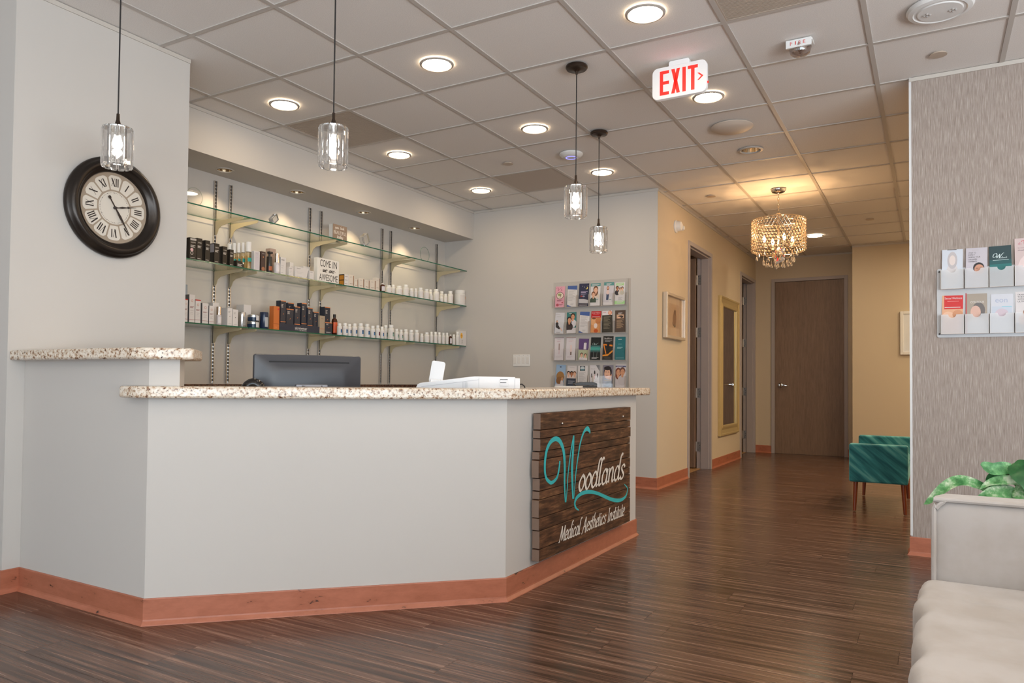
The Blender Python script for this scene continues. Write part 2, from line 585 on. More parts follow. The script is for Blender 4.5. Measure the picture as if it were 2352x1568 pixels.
STEEL = mat('brushed_steel', (0.62, 0.60, 0.58), 0.3, 1.0)
BLACK = mat('black_plastic', (0.02, 0.02, 0.022), 0.4)
BRONZE = mat('dark_bronze', srgb(62, 50, 42), 0.35, 0.6)

# ---------------------------------------------------------------- floor
W_PL, L_PL = 0.1524, 0.914
ROW0 = 2.040 - 16 * W_PL
floor = tag(bpy.data.objects.new('floor', None), kind='structure')
COL.objects.link(floor)
sub = MB(GAP).box((-6.62, -3.62, -0.06), (4.35, 11.12, -0.006)).build('subfloor', floor)
plank_me = MB(FLOOR_PLANK).box((-L_PL / 2 + 0.0006, -W_PL / 2 + 0.0006, -0.0055), (L_PL / 2 - 0.0006, W_PL / 2 - 0.0006, 0)).build('plank', floor)
first = True
far = MB(FLOOR_FAR)
n_plank = 0
DESK_FLOOR = lambda x, y: (x < -1.75 and y > 2.95 and y < 6.3) or (y > 1.95 and y - x > 4.75 and y < 6.3)
def left_edge(y):        # first plank that shows in the photograph
    return -0.95 - 0.66 * y if y < 2.0 else (-2.75 if y < 2.95 else -2.2)
for row in range(-24, 76):
    yc = ROW0 + (row + 0.5) * W_PL
    if yc > 11.0 or yc < -3.45:
        continue
    shift = random.random() * L_PL if row not in (16, 17) else ((-1.424 - (-6)) % L_PL if row == 16 else (-1.55 - (-6)) % L_PL)
    k = -1
    x = -6 + shift - L_PL
    while x < 4.2:
        xc = x + L_PL / 2
        seen = 0.9 < yc < 7.6 and xc + L_PL / 2 > left_edge(yc) - 0.9 and xc - L_PL / 2 < (0.06 * yc + 0.05 if yc < 4.9 else 0.25) and not DESK_FLOOR(xc, yc)
        if seen and n_plank < 298:
            if first:
                o, first = plank_me, False
            else:
                o = plank_me.copy()
                COL.objects.link(o)
            o.location = (xc, yc, 0)
            n_plank += 1
        elif x + L_PL > -6.5 and x < 4.2:
            a, b = max(x, -6.5) + 0.0006, min(x + L_PL, 4.2) - 0.0006
            far.box((a, yc - W_PL / 2 + 0.0006, -0.0055), (b, yc + W_PL / 2 - 0.0006, -0.0001))
        x += L_PL
far.build('far_planks', floor)['kind'] = 'stuff'

# ---------------------------------------------------------------- walls
ZT = CEIL + 0.003
def wall_x(name, x0, x1, y0, y1, openings, m, m2=None):
    mb = MB(m)
    ys = y0
    for a, b, lo, hi in sorted(openings):
        mb.box((x0, ys, 0), (x1, a, ZT))
        if lo > 0:
            mb.box((x0, a, 0), (x1, b, lo))
        mb.box((x0, a, hi), (x1, b, ZT))
        ys = b
    mb.box((x0, ys, 0), (x1, y1, ZT))
    return struct(mb, name)
def wall_y(name, y0, y1, x0, x1, openings, m):
    mb = MB(m)
    xs = x0
    for a, b, lo, hi in sorted(openings):
        mb.box((xs, y0, 0), (a, y1, ZT))
        mb.box((a, y0, hi), (b, y1, ZT))
        xs = b
    mb.box((xs, y0, 0), (x1, y1, ZT))
    return struct(mb, name)

CLK_X, CLK_Y0, CLK_Y1 = -3.575, 1.754, 2.67
SH_X, BACK_Y, HALL_X, FAR_Y, FAR2_Y = -4.51, 6.58, -2.15, 11.0, 10.5
PAPER_Y = 4.9
struct(MB(PAINT).box((-6.5, CLK_Y0, 0), (CLK_X, CLK_Y1, ZT)), 'wall_clock')
struct(MB(PAINT).box((SH_X - 0.12, CLK_Y1, 0), (SH_X, 11.12, ZT)), 'wall_left')
mb = MB(PAINT).box((SH_X, BACK_Y, 0), (HALL_X, BACK_Y + 0.12, ZT))
mb.mats.append(PAINT_LAMPLIT)
mb.mi[3] = 1                                  # its end turns the corner into the hall
struct(mb, 'wall_back')
D1, D2, DTOP = (7.565, 8.515), (9.995, 10.945), 2.445
# hall wall: the end that shows beside the brochure rack belongs to the back wall plane
wall_x('wall_hall_left', HALL_X - 0.12, HALL_X, BACK_Y + 0.12, FAR_Y, [(D1[0], D1[1], 0, DTOP), (D2[0], D2[1], 0, DTOP)], PAINT_LAMPLIT)
FD = (-1.934, -0.956)
wall_y('wall_far', FAR_Y, FAR_Y + 0.12, SH_X, -0.86, [(FD[0], FD[1], 0, 2.45)], PAINT_LAMPLIT)
struct(MB(PAINT_LAMPLIT).box((-0.86, FAR2_Y, 0), (1.72, FAR2_Y + 0.12, ZT)).box((-0.86, FAR2_Y + 0.12, 0), (-0.74, FAR_Y + 0.12, ZT)), 'wall_far_right')
struct(MB(PAINT_LAMPLIT).box((1.6, PAPER_Y + 0.15, 0), (1.72, FAR2_Y, ZT)), 'wall_hall_right')
struct(MB(WALLPAPER).box((-0.1, PAPER_Y, 0), (WIN_X, PAPER_Y + 0.15, ZT)), 'wall_right')
struct(MB(mat('white_corner_guard', (0.72, 0.72, 0.72), 0.3)).box((-0.1025, PAPER_Y - 0.002, 0.11), (-0.0905, PAPER_Y + 0.152, ZT)), 'trim_1')
wall_x('wall_window', WIN_X, WIN_X + 0.15, -3.5, PAPER_Y + 0.15, [(a, b, WIN_Z[0], WIN_Z[1]) for a, b in WINDOWS], PAINT)
mb = MB(PAINT)
xs = -6.62
for a, b in RWINDOWS:
    mb.box((xs, REAR_Y - 0.12, 0), (a, REAR_Y, ZT)).box((a, REAR_Y - 0.12, 0), (b, REAR_Y, WIN_Z[0])).box((a, REAR_Y - 0.12, WIN_Z[1]), (b, REAR_Y, ZT))
    xs = b
struct(mb.box((xs, REAR_Y - 0.12, 0), (WIN_X + 0.15, REAR_Y, ZT)), 'wall_rear')
struct(MB(PAINT).box((-6.62, -3.5, 0), (-6.5, CLK_Y1, ZT)), 'wall_lobby_left')
struct(MB(PAINT).box((SH_X - 0.12, FAR_Y + 0.13, 0), (1.72, FAR_Y + 0.2, ZT)), 'light_stop_panel')  # unseen panel added behind the far door to stop light leaking in
struct(MB(PAINT).box((-6.62, -3.62, 3.1), (WIN_X + 0.15, 11.2, 3.2)), 'trim_2')        # deck above the suspended ceiling
for k, (a, b) in enumerate(WINDOWS):
    w = tag(bpy.data.objects.new('window_%d' % (k + 1), None), kind='structure')
    COL.objects.link(w)
    w.location = (WIN_X + 0.07, (a + b) / 2, WIN_Z[0])
    fr = MB(TRIM_METAL)
    x0, x1 = WIN_X + 0.04, WIN_X + 0.10
    for q0, q1 in ((a, a + 0.05), (b - 0.05, b), ((a + b) / 2 - 0.02, (a + b) / 2 + 0.02)):
        fr.box((x0, q0, WIN_Z[0]), (x1, q1, WIN_Z[1]))
    fr.box((x0, a, WIN_Z[0]), (x1, b, WIN_Z[0] + 0.05)).box((x0, a, WIN_Z[1] - 0.05), (x1, b, WIN_Z[1]))
    fr.build('window_frame', w)
    MB(PANE).box((WIN_X + 0.066, a + 0.05, WIN_Z[0] + 0.05), (WIN_X + 0.072, (a + b) / 2 - 0.02, WIN_Z[1] - 0.05)).build('pane', w)
    MB(PANE).box((WIN_X + 0.066, (a + b) / 2 + 0.02, WIN_Z[0] + 0.05), (WIN_X + 0.072, b - 0.05, WIN_Z[1] - 0.05)).build('pane', w)

for k, (a, b) in enumerate(RWINDOWS):
    w = tag(bpy.data.objects.new('window_%d' % (k + 5), None), kind='structure')
    COL.objects.link(w)
    w.location = ((a + b) / 2, REAR_Y - 0.07, WIN_Z[0])
    fr = MB(TRIM_METAL)
    y0, y1 = REAR_Y - 0.10, REAR_Y - 0.04
    for q0, q1 in ((a, a + 0.05), (b - 0.05, b), ((a + b) / 2 - 0.02, (a + b) / 2 + 0.02)):
        fr.box((q0, y0, WIN_Z[0]), (q1, y1, WIN_Z[1]))
    fr.box((a, y0, WIN_Z[0]), (b, y1, WIN_Z[0] + 0.05)).box((a, y0, WIN_Z[1] - 0.05), (b, y1, WIN_Z[1]))
    fr.build('window_frame', w)
    MB(PANE).box((a + 0.05, REAR_Y - 0.072, WIN_Z[0] + 0.05), ((a + b) / 2 - 0.02, REAR_Y - 0.066, WIN_Z[1] - 0.05)).build('pane', w)
    MB(PANE).box(((a + b) / 2 + 0.02, REAR_Y - 0.072, WIN_Z[0] + 0.05), (b - 0.05, REAR_Y - 0.066, WIN_Z[1] - 0.05)).build('pane', w)

# ---- soffit over the product shelves, its underside pierced for four puck lights
SOF_X, SOF_Z = -4.145, 2.462
PUCKS = [(-4.345, 3.548), (-4.340, 4.247), (-4.344, 5.055), (-4.344, 5.818)]
def hole_cell(mb, x0, x1, y0, y1, z, cx, cy, r, m, n=32):
    an = sorted(set([2 * PI * k / n for k in range(n)] + [math.atan2(y - cy, x - cx) % (2 * PI) for x in (x0, x1) for y in (y0, y1)]))
    inn, out = [], []
    for a in an:
        c, s_ = math.cos(a), math.sin(a)
        t = min([(x1 - cx) / c if c > 1e-9 else 9e9, (x0 - cx) / c if c < -1e-9 else 9e9, (y1 - cy) / s_ if s_ > 1e-9 else 9e9, (y0 - cy) / s_ if s_ < -1e-9 else 9e9])
        inn.append((cx + r * c, cy + r * s_, z))
        out.append((cx + t * c, cy + t * s_, z))
    k = len(an)
    mb.add(inn + out, [(i, (i + 1) % k, k + (i + 1) % k, k + i) for i in range(k)], m)
sof = MB(PAINT)
sof.box((SOF_X - 0.012, CLK_Y1, SOF_Z), (SOF_X, BACK_Y, ZT))
edges = [CLK_Y1] + [(PUCKS[i][1] + PUCKS[i + 1][1]) / 2 for i in range(3)] + [BACK_Y]
for i, (px, py) in enumerate(PUCKS):
    hole_cell(sof, SH_X, SOF_X - 0.012, edges[i], edges[i + 1], SOF_Z, px, py, 0.052, PAINT)
struct(sof, 'wall_soffit')

# ---- wall angle under the ceiling grid
WA = mat('wall_angle', (0.56, 0.52, 0.47), 0.5)
ang = [((SOF_X, CLK_Y1, CEIL - 0.022), (SOF_X + 0.006, BACK_Y, CEIL)), ((SOF_X, BACK_Y - 0.006, CEIL - 0.022), (HALL_X, BACK_Y, CEIL)),
       ((HALL_X, BACK_Y, CEIL - 0.022), (HALL_X + 0.006, FAR_Y, CEIL)), ((HALL_X, FAR_Y - 0.006, CEIL - 0.022), (-0.86, FAR_Y, CEIL)),
       ((-0.86, FAR2_Y - 0.006, CEIL - 0.022), (1.6, FAR2_Y, CEIL)), ((-0.1, PAPER_Y - 0.006, CEIL - 0.022), (WIN_X, PAPER_Y, CEIL)),
       ((CLK_X, CLK_Y0, CEIL - 0.022), (CLK_X + 0.006, CLK_Y1, CEIL))]
for k, (a, b) in enumerate(ang):
    struct(MB(WA).box(a, b), 'trim_%d' % (k + 3))

# ---------------------------------------------------------------- suspended ceiling
S = 0.6096
GX, GY = -3.9212, 3.0864
ceiling = tag(bpy.data.objects.new('ceiling', None), kind='structure')
COL.objects.link(ceiling)
VENTS = {(1, 4), (0, 1), (5, 0)}
UNLIT = (4, 4)
tile0 = None
for i in range(-1, 8):
    for j in range(-3, 13):
        x0, y0 = GX + i * S, GY + j * S
        if (i, j) in VENTS or (i, j) == UNLIT or (y0 + S > FAR_Y + 0.3):
            continue
        if i <= -1 and y0 + S < CLK_Y0:
            continue
        if tile0 is None:
            tile0 = o = MB(TILE).box((-0.3, -0.3, 0), (0.3, 0.3, 0.015)).build('ceiling_tile', ceiling)
        else:
            o = tile0.copy()
            COL.objects.link(o)
        o.location = (x0 + S / 2, y0 + S / 2, CEIL + 0.004)
# the tile around the unlit downlight is cut for it
ux, uy = GX + (UNLIT[0] + 0.5) * S, GY + (UNLIT[1] + 0.5) * S
mb = MB(TILE)
hole_cell(mb, ux - 0.3, ux + 0.3, uy - 0.3, uy + 0.3, CEIL + 0.004, ux, uy, 0.068, TILE)
mb.build('ceiling_tile', ceiling)
for i in range(-1, 10):                       # main tees
    x = GX + i * S
    y1 = FAR_Y if x < 1.6 else PAPER_Y
    MB(TEE).box((x - 0.012, -3.5 if x > -3.5 else (CLK_Y1 if x > -4.2 else 3), CEIL - 0.002), (x + 0.012, y1, CEIL + 0.0035)).build('grid_tee', ceiling)
for j in range(-3, 14):                       # cross tees
    y = GY + j * S
    xa = SOF_X if y > CLK_Y1 else (CLK_X if y > CLK_Y0 else -6.5)
    xb = WIN_X if y < PAPER_Y else 1.6
    if y < FAR_Y:
        MB(TEE).box((xa, y - 0.012, CEIL - 0.0014), (xb, y + 0.012, CEIL + 0.0035)).build('grid_tee', ceiling)
# field of the ceiling outside the photograph
MB(TILE).box((-6.5, -3.5, CEIL + 0.004), (WIN_X, GY - 3 * S, CEIL + 0.02)).box((GX + 8 * S, GY - 3 * S, CEIL + 0.004), (WIN_X, PAPER_Y, CEIL + 0.02)).box((GX + 8 * S, PAPER_Y, CEIL + 0.004), (1.72, FAR_Y, CEIL + 0.02)).box((-6.5, GY - 3 * S, CEIL + 0.004), (GX - S, CLK_Y0, CEIL + 0.02)).box((SH_X, BACK_Y + 0.12, CEIL + 0.02), (HALL_X - 0.12, 11.1, CEIL + 0.03)).build('ceiling_field', ceiling)

# ---------------------------------------------------------------- skirting
PROF = [(0, 0), (0.018, 0), (0.017, 0.003), (0.008, 0.016), (0.0065, 0.022), (0.0065, 0.1), (0.005, 0.104), (0, 0.104)]
def skirting(name, path, closed=False):
    """vinyl cove base along a floor polyline, the room on its right-hand side"""
    n = len(path)
    dirs = []
    for i in range(n - 1):
        d = Vector((path[i + 1][0] - path[i][0], path[i + 1][1] - path[i][1])).normalized()
        dirs.append(Vector((d.y, -d.x)))
    v, f = [], []
    k = len(PROF)
    for i in range(n):
        if i == 0:
            mvec = dirs[0]
        elif i == n - 1:
            mvec = dirs[-1]
        else:
            mvec = (dirs[i - 1] + dirs[i])
            mvec = mvec / (mvec.length_squared / 2)
        for o, z in PROF:
            v.append((path[i][0] + mvec.x * o, path[i][1] + mvec.y * o, z))
    for i in range(n - 1):
        for q in range(k):
            q2 = (q + 1) % k
            f.append((i * k + q, (i + 1) * k + q, (i + 1) * k + q2, i * k + q2))
    f.append(tuple(range(k)))
    f.append(tuple(range((n - 1) * k, n * k))[::-1])
    mb = MB(BASE).add(v, f)
    return struct(mb, name)
# ---------------------------------------------------------------- reception desk
A_, B_, C_ = (-2.662, 1.830), (-1.622, 2.870), (-1.622, 4.545)
P0 = (CLK_X + 0.001, 1.830)
DSK_T = 0.12
IN0, INA = (CLK_X + 0.001, 1.83 + DSK_T), (-2.662 - DSK_T * math.tan(PI / 8), 1.83 + DSK_T)
INB = (-1.622 - DSK_T, 2.870 + DSK_T * math.tan(PI / 8))
INC = (-1.622 - DSK_T, 4.545)
desk = thing('reception_desk', 'grey-white painted angled reception desk wall with a chamfered corner and raised left end', 'reception desk', (-2.3, 2.6, 0))
DTZ = 0.890
A2 = (A_[0] + 0.080, A_[1] + 0.080)
A2i = (A2[0] - DSK_T * 0.7071, A2[1] + DSK_T * 0.7071)
MB(PAINT).prism([P0, A_, INA, IN0], 0, DTZ).build('left_panel', desk)
MB(PAINT).prism([A_, B_, INB, INA], 0, DTZ).build('front_panel', desk)
MB(PAINT).prism([B_, C_, INC, INB], 0, DTZ).build('side_panel', desk)
MB(PAINT).prism([P0, A_, A2, A2i, INA, IN0], DTZ, 1.043).build('raised_panel', desk)
skirting('baseboard_desk', [(-6.4, CLK_Y0), (CLK_X, CLK_Y0), (CLK_X, 1.830), A_, B_, C_, INC])
skirting('baseboard_back', [(-3.2, BACK_Y), (HALL_X, BACK_Y), (HALL_X, D1[0])][::1])
skirting('baseboard_hall', [(HALL_X, D1[1]), (HALL_X, D2[0])])
skirting('baseboard_far', [(HALL_X, FAR_Y), (FD[0], FAR_Y)])
skirting('baseboard_far_right', [(FD[1], FAR_Y), (-0.86, FAR_Y), (-0.86, FAR2_Y), (1.6, FAR2_Y)])
skirting('baseboard_right', [(-0.1, PAPER_Y + 0.15), (-0.1, PAPER_Y), (WIN_X, PAPER_Y)])

def round_poly(poly, r, n=6):
    """round the corners listed in r {index: radius}"""
    out = []
    N = len(poly)
    for i, p in enumerate(poly):
        if i not in r:
            out.append(p)
            continue
        p, a, b = Vector(p), Vector(poly[i - 1]), Vector(poly[(i + 1) % N])
        da, db = (a - p).normalized(), (b - p).normalized()
        t = r[i] / math.tan(da.angle(db) / 2)
        s_, e = p + da * t, p + db * t
        for k in range(n + 1):
            u = k / n
            q = s_ * (1 - u) ** 2 + p * 2 * u * (1 - u) + e * u * u
            out.append((q.x, q.y))
    return out
LO, HI = 0.891, 0.937
OH = 0.062
g7 = 0.7071
Ao = (A_[0] + OH * math.tan(PI / 8) , A_[1] - OH)
Bo = (B_[0] + OH, B_[1] - OH * math.tan(PI / 8))
lower = [(-2.775, A_[1] - OH), Ao, Bo, (B_[0] + OH, 4.66), (B_[0] - 0.36, 4.66), (B_[0] - 0.36, 2.87 + 0.36 * math.tan(PI / 8)), (A_[0] + 0.16 - 0.25, A_[1] + 0.16 + 0.25), (A2i[0], A2i[1]), A2, A_, (-2.775, A_[1])]
c = MB(GRANITE).prism(round_poly(lower, {0: 0.03, 1: 0.12, 2: 0.12, 3: 0.03}), LO, HI).build('granite_countertop', bevel=0.009, seg=3, smooth=True)
tag(settle(c), 'long speckled cream granite countertop along the chamfered reception desk', 'countertop')
uo = A_[1] - 0.068
upper = [(CLK_X, uo), (-2.662 + 0.068 * math.tan(PI / 8), uo), (-2.507, 1.916), (-2.69, 2.10), (CLK_X, 2.10)]
c = MB(GRANITE).prism(round_poly(upper, {1: 0.12, 2: 0.02}), 1.043, 1.088).build('granite_ledge', bevel=0.009, seg=3, smooth=True)
tag(settle(c), 'short raised granite ledge under the round wall clock', 'countertop')

# ---- inner worktop and back counter (mostly hidden behind the desk wall)
wt = thing('desk_worktop', 'inner work surface behind the reception desk carrying monitor and printer', 'worktop', (-2.3, 3.0, 0))
WOOD_D = mat('worktop_laminate', srgb(92, 66, 50), 0.4)
i1 = [(INA[0] + 0.17, INA[1] + 0.02), (INB[0] - 0.005, INB[1] + 0.003), (INC[0] - 0.005, 4.5), (-2.42, 4.5), (-2.42, 3.42), (-3.05, 2.72), (-3.0, 2.1)]
MB(WOOD_D).prism(i1, 0.71, 0.74).build('top', wt)
for q in ((-2.36, 4.3), (-2.95, 2.45), (-2.40, 3.55)):
    MB(STEEL).lathe([(0.03, 0), (0.03, 0.71)], (q[0], q[1], 0), 16).build('leg', wt, smooth=True)
bc = thing('back_counter', 'brown granite back counter and backsplash below the product shelves', 'counter', (-4.2, 4.6, 0))
MB(mat('cabinet_white', (0.6, 0.55, 0.48), 0.5)).box((SH_X + .002, 2.72, 0), (-3.93, BACK_Y - .002, 0.80)).build('cabinet_body', bc)
MB(GRANITE_D).box((SH_X + .002, 2.70, 0.80), (-3.90, BACK_Y - .002, 0.835)).build('worktop', bc)
MB(GRANITE_D).box((SH_X + .002, 2.72, 0.835), (SH_X + 0.02, BACK_Y - .002, 0.928)).build('backsplash', bc)
MB(GRANITE_D).box((SH_X + 0.02, BACK_Y - 0.02, 0.835), (-3.90, BACK_Y - .002, 0.928)).build('backsplash', bc)

# ---------------------------------------------------------------- barn-board sign on the desk
def make_barn():
    m = mat('barn_board', (0.1, 0.06, 0.04), 0.6)
    nt = m.node_tree
    N, L, b = nodes_of(m)
    tc = N.new('ShaderNodeTexCoord')
    ob = N.new('ShaderNodeObjectInfo')
    sc = N.new('ShaderNodeVectorMath'); sc.operation = 'SCALE'; sc.inputs['Scale'].default_value = 30
    ad = N.new('ShaderNodeVectorMath'); ad.operation = 'ADD'
    L.new(ob.outputs['Random'], sc.inputs[0])
    L.new(tc.outputs['Object'], ad.inputs[0]); L.new(sc.outputs[0], ad.inputs[1])
    mp = N.new('ShaderNodeMapping'); mp.inputs['Scale'].default_value = (1, 1.6, 14)
    L.new(ad.outputs[0], mp.inputs['Vector'])
    n1 = noise_node(nt, mp, 5, 6, 0.65)
    r = ramp_node(nt, [(0.30, srgb(40, 24, 16)), (0.48, srgb(82, 54, 36)), (0.62, srgb(112, 80, 56)), (0.76, srgb(160, 124, 88))])
    L.new(n1.outputs[0], r.inputs[0])
    mp2 = N.new('ShaderNodeMapping'); mp2.inputs['Scale'].default_value = (1, 3.5, 4)
    L.new(ad.outputs[0], mp2.inputs['Vector'])
    n2 = noise_node(nt, mp2, 2.2, 3)
    r2 = ramp_node(nt, [(0.35, (0.55, 0.5, 0.45)), (0.65, (1.15, 1.05, 0.95))])
    L.new(n2.outputs[0], r2.inputs[0])
    mx = N.new('ShaderNodeMix'); mx.data_type = 'RGBA'; mx.blend_type = 'MULTIPLY'
    mx.inputs['Factor'].default_value = 1
    L.new(r.outputs[0], mx.inputs['A']); L.new(r2.outputs[0], mx.inputs['B'])
    L.new(mx.outputs['Result'], b.inputs['Base Color'])
    add_bump(m, n1.outputs[0], 0.4, 0.003)
    return m
BARN = make_barn()
BARN_END = mat('barn_board_end', srgb(128, 106, 92), 0.8)
SGX = B_[0]                                    # desk face the sign hangs on
sign = thing('barn_board_sign', 'dark barn-board sign lettered Woodlands Medical Aesthetics Institute in turquoise and white', 'sign', (SGX + 0.02, 3.72, 0.13))
PZ = [0.823, 0.743, 0.703, 0.643, 0.604, 0.519, 0.459, 0.419, 0.334, 0.275, 0.189, 0.131]
SF = SGX + 0.053                               # front of the boards
JIT = [0.004, 0.0, 0.002, -0.006, -0.010, 0.0, 0.0, -0.006, -0.004, 0.002, 0.0]
for k in range(11):
    mb = MB(BARN)
    y0, y1 = 3.096 + JIT[k], 4.300 + random.uniform(-.006, .006)
    dx = random.uniform(-0.0015, 0.0)
    mb.box((SGX + 0.012, y0, PZ[k + 1] + 0.0015), (SF + dx, y1, PZ[k] - 0.0015))
    mb.add([(SGX + 0.013, y0 - 0.0003, PZ[k + 1] + 0.003), (SF + dx - 0.002, y0 - 0.0003, PZ[k + 1] + 0.003), (SF + dx - 0.002, y0 - 0.0003, PZ[k] - 0.003), (SGX + 0.013, y0 - 0.0003, PZ[k] - 0.003)], [(0, 1, 2, 3)], BARN_END)
    mb.build('board', sign, bevel=0.002)
for yb in (3.3, 4.0):
    MB(BARN_END).box((SGX + 0.001, yb, 0.16), (SGX + 0.012, yb + .08, 0.8)).build('back_batten', sign)
for y, z in ((3.33, 0.765), (4.17, 0.77)):
    MB(STEEL).ball((SF + 0.001, y, z), 0.006, 10, 6).build('screw', sign, smooth=True)
TURQ = mat('turquoise_paint', srgb(52, 178, 182), 0.45)
WHT = mat('sign_white_paint', srgb(222, 216, 206), 0.5)
SO, SU, SW_, SN = (SF + 0.0006, 0, 0), (0, 1, 0), (0, 0, 1), (1, 0, 0)
w1 = [(3.307, .582), (3.301, .552), (3.284, .514), (3.26, .496), (3.216, .486), (3.186, .496), (3.16, .513), (3.145, .543), (3.143, .588), (3.154, .629), (3.172, .659), (3.207, .684), (3.256, .694), (3.301, .682), (3.335, .651), (3.353, .617), (3.362, .568), (3.364, .524), (3.363, .47), (3.369, .409), (3.376, .372)]
w2 = [(3.382, .371), (3.397, .451), (3.403, .505), (3.428, .596), (3.448, .65), (3.469, .697)]
w3 = [(3.472, .697), (3.465, .638), (3.455, .571), (3.452, .515), (3.46, .428), (3.466, .376)]
w4 = [(3.476, .375), (3.488, .447), (3.502, .515), (3.529, .599), (3.553, .654), (3.587, .699), (3.616, .718), (3.645, .724), (3.675, .708), (3.676, .696)]
sw = [(4.198, .367), (4.25, .337), (4.235, .299), (4.174, .282), (4.094, .285), (3.998, .303), (3.887, .335), (3.799, .361), (3.714, .38), (3.631, .39), (3.56, .388), (3.506, .373), (3.488, .35), (3.503, .326), (3.542, .307)]
mb = MB(TURQ)
for pts, wd in ((w1, [.016, .016, .018, .018, .022, .022, .026, .026, .018, .012]), (w2, [.008, .011, .012, .012]), (w3, [.010, .022, .026, .024, .016]), (w4, [.006, .012, .014, .016, .026, .008])):
    ribbon(mb, pts, 0, 0, SO, SU, SW_, SN, 0.0, TURQ, widths=wd)
mb.build('initial_letter', sign)
mb = MB(TURQ)
ribbon(mb, sw, 0, 0, SO, SU, SW_, SN, 0.0, TURQ, widths=[.004, .012, .018, .022, .02, .018, .02, .02, .02, .016, .004])
mb.build('swash', sign)
mb = MB(WHT)
put_script(mb, 'oodlands', 3.528, 4.190, .405, .080, SO, SU, SW_, SN, 0.0003, WHT, slant=.30, nib=.17, thin=.085)
mb.build('lettering', sign)
mb = MB(WHT)
put_script(mb, 'Medical Aesthetics Institute', 3.305, 4.196, .185, .044, SO, SU, SW_, SN, 0.0, WHT, slant=.32, nib=.16, thin=.09)
mb.build('lettering', sign)
# ---------------------------------------------------------------- doors
def make_doorwood():
    m = mat('dark_door_veneer', srgb(112, 92, 78), 0.45)
    N, L, b = nodes_of(m)
    mp = tex_coord(m.node_tree, (6, 6, 0.6))
    n = noise_node(m.node_tree, mp, 9, 5, 0.7)
    r = ramp_node(m.node_tree, [(0.3, srgb(122, 100, 84)), (0.7, srgb(144, 120, 102))])
    L.new(n.outputs[0], r.inputs[0])
    L.new(r.outputs[0], b.inputs['Base Color'])
    return m
DOORW = make_doorwood()
HINGE = mat('hinge_steel', (0.62, 0.62, 0.62), 0.35, 0.9)
SCREW = mat('screw_dark', (0.06, 0.06, 0.06), 0.5)

def hall_door(n, y0, y1):
    d = tag(bpy.data.objects.new('door_%d' % n, None), kind='structure')
    COL.objects.link(d)
    d.location = (HALL_X, (y0 + y1) / 2, 0)
    xa, xb = HALL_X - 0.15, HALL_X + 0.014
    f = MB(TRIM_METAL)
    fw_ = 0.045
    f.box((xa, y0, 0), (xb, y0 + fw_, DTOP)).box((xa, y1 - fw_, 0), (xb, y1, DTOP)).box((xa, y0 + fw_, DTOP - fw_), (xb, y1 - fw_, DTOP))
    # rabbet stop
    f.box((xa + 0.05, y0 + fw_, 0), (xb - 0.03, y0 + fw_ + 0.014, DTOP - fw_)).box((xa + 0.05, y1 - fw_ - 0.014, 0), (xb - 0.03, y1 - fw_, DTOP - fw_))
    f.box((xa + 0.05, y0 + fw_ + 0.014, DTOP - fw_ - 0.014), (xb - 0.03, y1 - fw_ - 0.014, DTOP - fw_))
    f.build('door_frame', d, bevel=0.002)
    leaf = MB(DOORW).box((xa - 0.008 - (y1 - y0 - 0.1), y1 - fw_ - 0.05, 0.012), (xa - 0.008, y1 - fw_ - 0.005, DTOP - fw_ - 0.006)).build('door_leaf', d, bevel=0.002)
    for z in (0.25, 0.86, 1.55, 2.15):
        h = MB(HINGE).box((xa + 0.002, y1 - fw_ - 0.0035, z - 0.055), (xa + 0.046, y1 - fw_, z + 0.055))
        h.lathe([(0.006, -0.055), (0.006, 0.055)], (xa - 0.003, y1 - fw_ - 0.004, z), 10)
        for q in (-0.04, -0.014, 0.014, 0.04):
            h.ball((xa + (0.018 if abs(q) > 0.03 else 0.034), y1 - fw_ - 0.004, z + q), (0.004, 0.002, 0.004), 8, 4, SCREW)
        h.build('hinge', d)
    lv = MB(CHROME)
    xl = xa - (y1 - y0 - 0.1) + 0.06
    lv.lathe([(0.028, 0), (0.028, -0.012), (0.012, -0.016), (0.012, -0.05)], (xl, y1 - fw_ - 0.05, 0.96), 16, axis='y')
    lv.tube([(xl, y1 - fw_ - 0.097, 0.96), (xl + 0.05, y1 - fw_ - 0.10, 0.96), (xl + 0.11, y1 - fw_ - 0.095, 0.955)], 0.009, 8)
    lv.build('lever', d, smooth=True)
    return d
hall_door(1, *D1)
hall_door(2, *D2)
# tan floor finish in the rooms behind the hall doors
TAN = mat('tan_room_floor', srgb(176, 138, 96), 0.5)
for k, (a, b) in enumerate((D1, D2)):
    struct(MB(TAN).box((SH_X, a - 0.4, 0.0002), (HALL_X - 0.10, b + 0.05, 0.003)), 'floor_room_%d' % (k + 1))

d3 = tag(bpy.data.objects.new('door_3', None), kind='structure')
COL.objects.link(d3)
d3.location = ((FD[0] + FD[1]) / 2, FAR_Y, 0)
f = MB(TRIM_METAL)
ya, yb = FAR_Y - 0.014, FAR_Y + 0.12
f.box((FD[0], ya, 0), (FD[0] + 0.045, yb, 2.45)).box((FD[1] - 0.045, ya, 0), (FD[1], yb, 2.45)).box((FD[0] + 0.045, ya, 2.405), (FD[1] - 0.045, yb, 2.45))
f.build('door_frame', d3, bevel=0.002)
MB(DOORW).box((FD[0] + 0.048, FAR_Y + 0.01, 0.002), (FD[1] - 0.048, FAR_Y + 0.055, 2.402)).build('door_leaf', d3)
lv = MB(CHROME)
lx, lz = -1.815, 0.957
lv.lathe([(0.034, 0), (0.034, -0.008), (0.026, -0.018), (0.013, -0.022), (0.013, -0.055)], (lx, FAR_Y + 0.01, lz), 20, axis='y')
